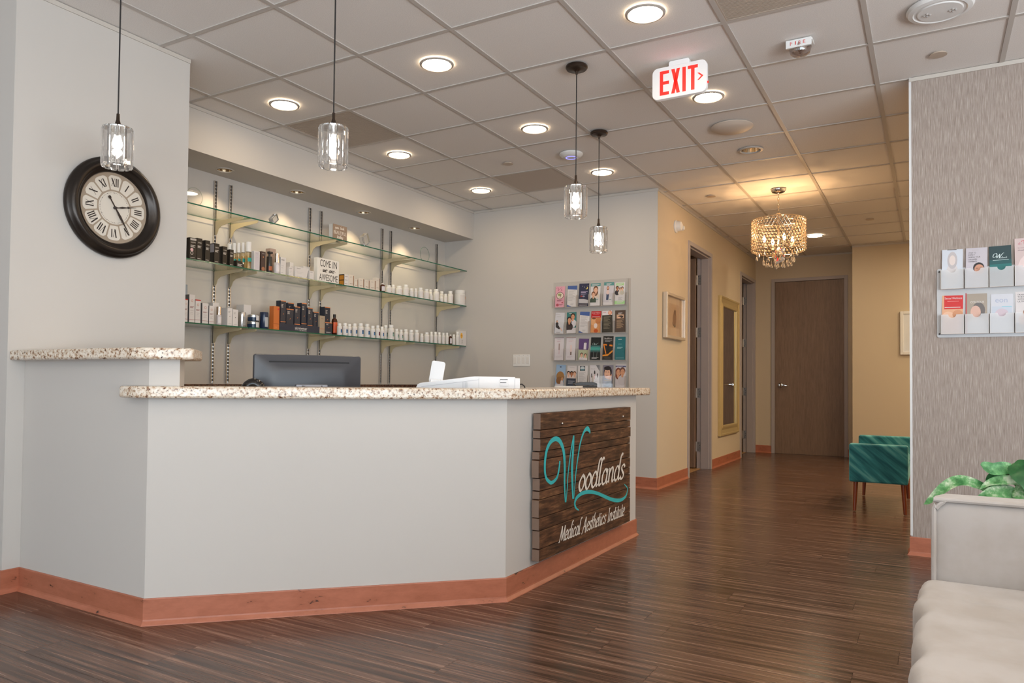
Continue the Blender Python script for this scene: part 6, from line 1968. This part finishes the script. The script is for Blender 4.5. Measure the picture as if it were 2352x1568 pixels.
# ---------------------------------------------------------------- printer
prn = thing('white_printer', 'white printer with a tilted control panel behind the counter', 'printer', (-.537 * 3.75 - .2625 * math.cos(math.radians(32.5)), .843 * 3.75 - .2625 * math.sin(math.radians(32.5)), .74), math.radians(32.5))
PWH = mat('printer_white', (.80, .81, .83), .35)
PSEAM = mat('printer_seam', (.42, .43, .46), .6)
L_ = .525
side = [(0, 0), (L_, 0), (L_, .246), (.50, .247), (.50, .252), (.295, .254), (.26, .250), (.02, .218), (.006, .210), (0, .196)]
# local: x along the visible side, y away from the viewer
MB(PWH).prism([(z, x) for x, z in side][::-1], 0, .36, 'y').build('body', prn, bevel=.004, seg=2, local=True)
sm = MB(PSEAM)
sm.box((.316, -.0012, .0), (.3172, 0, .248)).box((.498, -.0012, .0), (.4992, 0, .245))
for k in range(10):
    x0 = .026 + k * .029
    sm.add([(x0, -.0012, .197 + (x0 - .02) * .132), (x0 + .029, -.0012, .197 + (x0 + .009) * .132), (x0 + .029, -.0012, .1985 + (x0 + .009) * .132), (x0, -.0012, .1985 + (x0 - .02) * .132)], [(0, 1, 2, 3)])
for k in range(5):
    sm.box((.235 + k * .006, -.001, .10), (.2365 + k * .006, 0, .226))
sm.build('seams', prn, local=True)
MB(PWH).box((.423, -.004, .205), (.466, .0, .243)).build('handle', prn, bevel=.0015, local=True)
MB(MV).box((.424, -.0052, .238), (.462, -.0035, .2405)).box((.424, -.0052, .222), (.455, -.0035, .2245)).build('handle_slots', prn, local=True)
MB(PWH).box((.016, -.003, .17), (.024, 0, .205)).build('release_tab', prn, local=True)
cp = MB(PWH)
pan = rrect(0, 0, .072, .115, .012)
cp.prism(pan, 0, .012)
o = cp.build('control_panel', prn, bevel=.002, local=True)
# plane of the panel: leaning back, turned so that its rear shows
o.matrix_local = Matrix(((.98, .36, .0, .058), (.10, .0, -.98, .10), (-.05, .93, .1, .222), (0, 0, 0, 1)))
MB(PWH).box((.068, .06, .212), (.120, .14, .238)).build('panel_hinge', prn, bevel=.004, local=True)
MB(BLACK).tube([(L_ - .002, .06, .215), (L_ + .015, .06, .216), (L_ + .028, .062, .205), (L_ + .036, .065, .17), (L_ + .04, .07, .0)], .0035, 8).build('power_cable', prn, smooth=True, local=True)

# ---------------------------------------------------------------- things on the counter's far end
stp = thing('stapler', 'black stapler lying on the far end of the granite counter', 'stapler', (-1.86, 4.28, HI), math.radians(40))
MB(BLACK).box((-.075, -.018, 0), (.075, .018, .010)).build('base', stp, bevel=.004, local=True)
MB(BLACK).prism([(.012, -.07), (.024, -.078), (.034, -.03), (.034, .05), (.026, .075), (.012, .075)][::-1], -.015, .015, 'y').build('arm', stp, bevel=.003, local=True)
cd = thing('card_holder', 'clear acrylic card holder beside the stapler on the counter', 'card holder', (-1.80, 4.42, HI), math.radians(30))
MB(ACRYLIC).box((-.06, -.03, .0), (.06, .03, .003)).box((-.06, -.03, .003), (.06, -.027, .025)).box((-.06, .02, .003), (.06, .023, .075)).build('holder', cd, local=True)
MB(ACRYLIC_EDGE).box((-.062, -.03, 0), (-.06, .023, .075)).build('side_edge', cd, local=True)
np_ = MB(ink(222, 220, 216)).box((-1.985, 4.10, HI), (-1.84, 4.20, HI + .008)).build('note_pad', bevel=.001)
tag(settle(np_), 'small white note pad on the counter in front of the stapler', 'note pad')

# ---------------------------------------------------------------- teal bench in the hall
def make_velvet():
    m = mat('teal_velvet', srgb(28, 104, 112), .75)
    nt = m.node_tree
    N, L, b = nodes_of(m)
    m0 = tex_coord(nt)
    m0.inputs['Rotation'].default_value = (0, math.radians(-42), 0)
    mp = N.new('ShaderNodeMapping')
    mp.inputs['Scale'].default_value = (1.2, 2.0, 11)
    L.new(m0.outputs[0], mp.inputs['Vector'])
    n = noise_node(nt, mp, 2.4, 4, .5)
    r = ramp_node(nt, [(.36, srgb(16, 92, 102)), (.52, srgb(48, 132, 138)), (.68, srgb(104, 176, 176))])
    L.new(n.outputs[0], r.inputs[0])
    L.new(r.outputs[0], b.inputs['Base Color'])
    b.inputs['Sheen Weight'].default_value = .6
    b.inputs['Sheen Roughness'].default_value = .4
    b.inputs['Sheen Tint'].default_value = (.5, .9, .9, 1)
    return m
VELVET = make_velvet()
bn = thing('teal_bench', 'teal velvet bench with raised ends on tapered brown wooden legs in the hall', 'bench', (-.345, 6.82, 0))
x0, x1 = -.545, -.146
MB(VELVET).box((x0, 6.33, .225), (x1, 6.43, .517)).build('end_panel', bn, bevel=.014, seg=3)
MB(VELVET).box((x0, 7.22, .225), (x1, 7.32, .530)).build('end_panel', bn, bevel=.014, seg=3)
MB(VELVET).box((x0 + .003, 6.43, .225), (x1 - .003, 7.22, .33)).build('seat_base', bn, bevel=.006)
MB(VELVET).box((x0 + .006, 6.432, .33), (x1 - .006, 7.218, .40)).build('seat_cushion', bn, bevel=.02, seg=3)
LEGW = mat('leg_walnut', srgb(128, 62, 34), .25)
for lx, sx in ((x0 + .045, -.004), (x1 - .032, .006)):
    for ly, sy in ((6.365, -.028), (7.285, -.02)):
        v = []
        MB(LEGW).tube([(lx, ly, .226), (lx + sx, ly + sy * .5, .11), (lx + sx * 2, ly + sy, .004)], [.0175, .0145, .0115], 16).build('leg', bn, smooth=True)

# ---------------------------------------------------------------- cream sofa at the right edge
def make_sofa_mat():
    m = mat('cream_velour', (.60, .56, .52), .85)
    nt = m.node_tree
    N, L, b = nodes_of(m)
    mp = tex_coord(nt)
    n = noise_node(nt, mp, 7, 4, .6)
    r = ramp_node(nt, [(.35, (.42, .38, .345)), (.6, (.485, .455, .435))])
    L.new(n.outputs[0], r.inputs[0])
    L.new(r.outputs[0], b.inputs['Base Color'])
    b.inputs['Sheen Weight'].default_value = .3
    n2 = noise_node(nt, mp, 180, 2)
    add_bump(m, n2.outputs[0], .1, .001)
    return m
SOFA = make_sofa_mat()
def soft_box(mb, a, b, r, nx, ny, nz, disp=None, m=None):
    """box with rounded edges from a subdivided cage"""
    a, b = Vector(a), Vector(b)
    idx, v, f = {}, [], []
    def vert(i, j, k):
        key = (i, j, k)
        if key in idx:
            return idx[key]
        p = Vector((a.x + (b.x - a.x) * i / nx, a.y + (b.y - a.y) * j / ny, a.z + (b.z - a.z) * k / nz))
        c = Vector((min(max(p.x, a.x + r), b.x - r), min(max(p.y, a.y + r), b.y - r), min(max(p.z, a.z + r), b.z - r)))
        d = p - c
        if d.length > 1e-9:
            p = c + d.normalized() * r
        if disp:
            p = p + Vector(disp(p, k == nz))
        idx[key] = len(v)
        v.append(tuple(p))
        return idx[key]
    for i in range(nx):
        for j in range(ny):
            f.append((vert(i, j, nz), vert(i + 1, j, nz), vert(i + 1, j + 1, nz), vert(i, j + 1, nz)))
            f.append((vert(i, j, 0), vert(i, j + 1, 0), vert(i + 1, j + 1, 0), vert(i + 1, j, 0)))
    for i in range(nx):
        for k in range(nz):
            f.append((vert(i, 0, k), vert(i + 1, 0, k), vert(i + 1, 0, k + 1), vert(i, 0, k + 1)))
            f.append((vert(i, ny, k), vert(i, ny, k + 1), vert(i + 1, ny, k + 1), vert(i + 1, ny, k)))
    for j in range(ny):
        for k in range(nz):
            f.append((vert(0, j, k), vert(0, j, k + 1), vert(0, j + 1, k + 1), vert(0, j + 1, k)))
            f.append((vert(nx, j, k), vert(nx, j + 1, k), vert(nx, j + 1, k + 1), vert(nx, j, k + 1)))
    return mb.add(v, f, m)
sf = thing('cream_sofa', 'cream velour sofa with piped square arm at the right edge of the photo', 'sofa', (.42, 1.4, 0))
soft_box(MB(SOFA), (.0, 2.335, .06), (.86, 2.47, .668), .03, 24, 10, 16).build('arm', sf, smooth=True)
soft_box(MB(SOFA), (.0, .33, .06), (.86, .465, .668), .03, 24, 10, 16).build('arm', sf, smooth=True)
for ya in (2.337, .463):
    pth = [(.006, ya, .12), (.006, ya, .60), (.012, ya, .640), (.034, ya, .660), (.07, ya, .664), (.84, ya, .664)]
    MB(SOFA).tube(catmull(pth, 4), .0065, 8).build('piping', sf, smooth=True)
soft_box(MB(SOFA), (.62, .466, .08), (.92, 2.334, .84), .06, 10, 30, 18).build('backrest', sf, smooth=True)
soft_box(MB(SOFA), (.005, .466, .06), (.70, 2.334, .27), .02, 14, 30, 6).build('seat_base', sf, smooth=True)
def folds(p, top):
    y, x = p.y, p.x
    z = 0
    for yc, wd, am, sk in ((2.24, .03, -.006, .1), (2.15, .035, -.010, -.08), (2.02, .05, -.006, .06), (1.90, .04, -.007, -.05), (1.76, .06, -.004, .1), (1.58, .05, -.012, .04), (1.46, .04, -.010, -.1), (1.3, .06, -.008, 0)):
        t = (y - yc - sk * (x - .2)) / wd
        z += am * math.exp(-t * t) * min(1, max(0, (x + .0) * 9))
    wob = .005 * math.sin(y * 23) + .004 * math.sin(y * 41 + 1)
    return (wob if x < .1 else 0, 0, z if p.z > .36 else 0)
soft_box(MB(SOFA), (-.032, 1.40, .272), (.61, 2.333, .455), .035, 40, 70, 10, folds).build('seat_cushion', sf, smooth=True, sharp=80)
soft_box(MB(SOFA), (-.032, .468, .272), (.61, 1.398, .455), .035, 30, 50, 10, folds).build('seat_cushion', sf, smooth=True, sharp=80)
for x in (.06, .82):
    for y in (.42, 2.40):
        MB(LEGW).lathe([(.018, 0), (.025, .062), (0, .062)], (x, y, 0), 14).build('leg', sf, smooth=True)

# ---------------------------------------------------------------- plant on a side table behind the sofa arm
tb = thing('side_table', 'small round dark side table behind the sofa arm', 'side table', (.27, 2.80, 0))
MB(WOOD_D).lathe([(0, 0), (.19, 0), (.195, .006), (.195, .02), (.19, .025), (0, .025)], (.27, 2.80, .435), 40).build('top', tb, smooth=True)
MB(WOOD_D).lathe([(.13, 0), (.13, .012), (.025, .03), (.02, .2), (.025, .435), (0, .435)], (.27, 2.80, 0), 24).build('pedestal', tb, smooth=True)
pt = thing('potted_plant', 'variegated green pothos plant peeking over the sofa arm', 'plant', (.27, 2.80, .4605))
MB(ink(222, 216, 208)).lathe([(.05, 0), (.06, .003), (.078, .10), (.08, .11), (.072, .11), (.068, .095), (0, .095)], (.27, 2.80, .4605), 32).build('pot', pt, smooth=True)
MB(mat('potting_soil', (.03, .02, .015), .95)).lathe([(0, .006), (.04, .004), (.0685, 0)], (.27, 2.80, .5560), 24).build('soil', pt, smooth=True)
def make_leaf(name, dark):
    m = mat(name, srgb(60, 120, 64), .35)
    nt = m.node_tree
    N, L, b = nodes_of(m)
    mp = tex_coord(nt, (1, 1, 1))
    n = noise_node(nt, mp, 26, 4, .6)
    r = ramp_node(nt, [(.36, srgb(46, 112, 58)), (.50, srgb(98, 160, 100)), (.62, srgb(196, 214, 186))] if not dark else [(.4, srgb(30, 84, 44)), (.6, srgb(46, 108, 58)), (.85, srgb(100, 158, 98))])
    L.new(n.outputs[0], r.inputs[0])
    L.new(r.outputs[0], b.inputs['Base Color'])
    b.inputs['Subsurface Weight'].default_value = 0.0
    return m
LEAF, LEAF_D = make_leaf('variegated_leaf', False), make_leaf('dark_leaf', True)
STEM = mat('plant_stem', srgb(96, 140, 80), .5)
def leaf(mid, wid, up=(0, -.4, 1), m=LEAF, fold=.35, stem_from=(.27, 2.80, .555)):
    """leaf along a 3D midrib (base to tip)"""
    c = [Vector(p) for p in catmull(mid, 5)]
    n = len(c)
    upv = Vector(up).normalized()
    v, f = [], []
    for i, p in enumerate(c):
        t = (c[min(i + 1, n - 1)] - c[max(i - 1, 0)]).normalized()
        sd = t.cross(upv).normalized()
        u2 = sd.cross(t)
        s = i / (n - 1)
        w = wid * (math.sin(PI * min(1, s * .92 + .10)) ** .8) * (1 - .35 * s)
        if i == n - 1:
            w = .0006
        v += [tuple(p - sd * w + u2 * w * fold), tuple(p - sd * w * .5 + u2 * w * fold * .35), tuple(p), tuple(p + sd * w * .5 + u2 * w * fold * .35), tuple(p + sd * w + u2 * w * fold)]
    for i in range(n - 1):
        for k in range(4):
            f.append((i * 5 + k, i * 5 + k + 1, (i + 1) * 5 + k + 1, (i + 1) * 5 + k))
    o = MB(m).add(v, f).build('leaf', pt, smooth=True, sharp=80)
    b = Vector(mid[0])
    s0 = Vector(stem_from)
    q = (b + s0) / 2 + Vector((0, 0, .03))
    MB(STEM).tube(catmull([tuple(s0), tuple(q), tuple(b)], 5), .0028, 6).build('petiole', o, smooth=True) if False else None
    st = MB(STEM).tube(catmull([tuple(s0), tuple(q), tuple(b)], 5), .0028, 6).build('petiole', pt, smooth=True)
leaf([(.165, 2.76, .640), (.12, 2.745, .664), (.075, 2.735, .672), (.035, 2.725, .648), (-.004, 2.715, .606), (-.02, 2.71, .596)], .024, (0, -.75, .8), fold=.3)
leaf([(.215, 2.77, .724), (.195, 2.755, .720), (.165, 2.74, .716), (.140, 2.735, .727), (.131, 2.733, .728)], .024, (.1, -.9, .35), fold=.2)
leaf([(.215, 2.75, .735), (.235, 2.72, .716), (.252, 2.70, .680), (.25, 2.69, .64)], .040, (.1, -1, .1), LEAF_D, .15)
leaf([(.245, 2.75, .674), (.215, 2.735, .684), (.18, 2.73, .682), (.15, 2.725, .672), (.128, 2.72, .654)], .020, (0, -.8, .7), fold=.3)
leaf([(.225, 2.74, .640), (.195, 2.725, .652), (.155, 2.715, .645), (.115, 2.71, .622)], .026, (0, -.9, .5), fold=.2)
leaf([(.215, 2.73, .655), (.235, 2.715, .654), (.27, 2.70, .636), (.31, 2.695, .606)], .034, (0, -.9, .5), fold=.2)
leaf([(.19, 2.79, .70), (.175, 2.79, .68), (.17, 2.79, .65), (.175, 2.785, .61)], .03, (-.2, -1, 0), LEAF_D, .2)
leaf([(.30, 2.79, .70), (.34, 2.78, .73), (.38, 2.77, .72), (.42, 2.76, .69)], .03, (0, -.7, .7))
leaf([(.31, 2.83, .67), (.36, 2.86, .70), (.41, 2.89, .68), (.45, 2.92, .64)], .03, (0, -.5, .8))
leaf([(.26, 2.86, .67), (.24, 2.91, .70), (.22, 2.96, .68), (.20, 3.0, .63)], .03, (0, -.3, .9), LEAF_D)
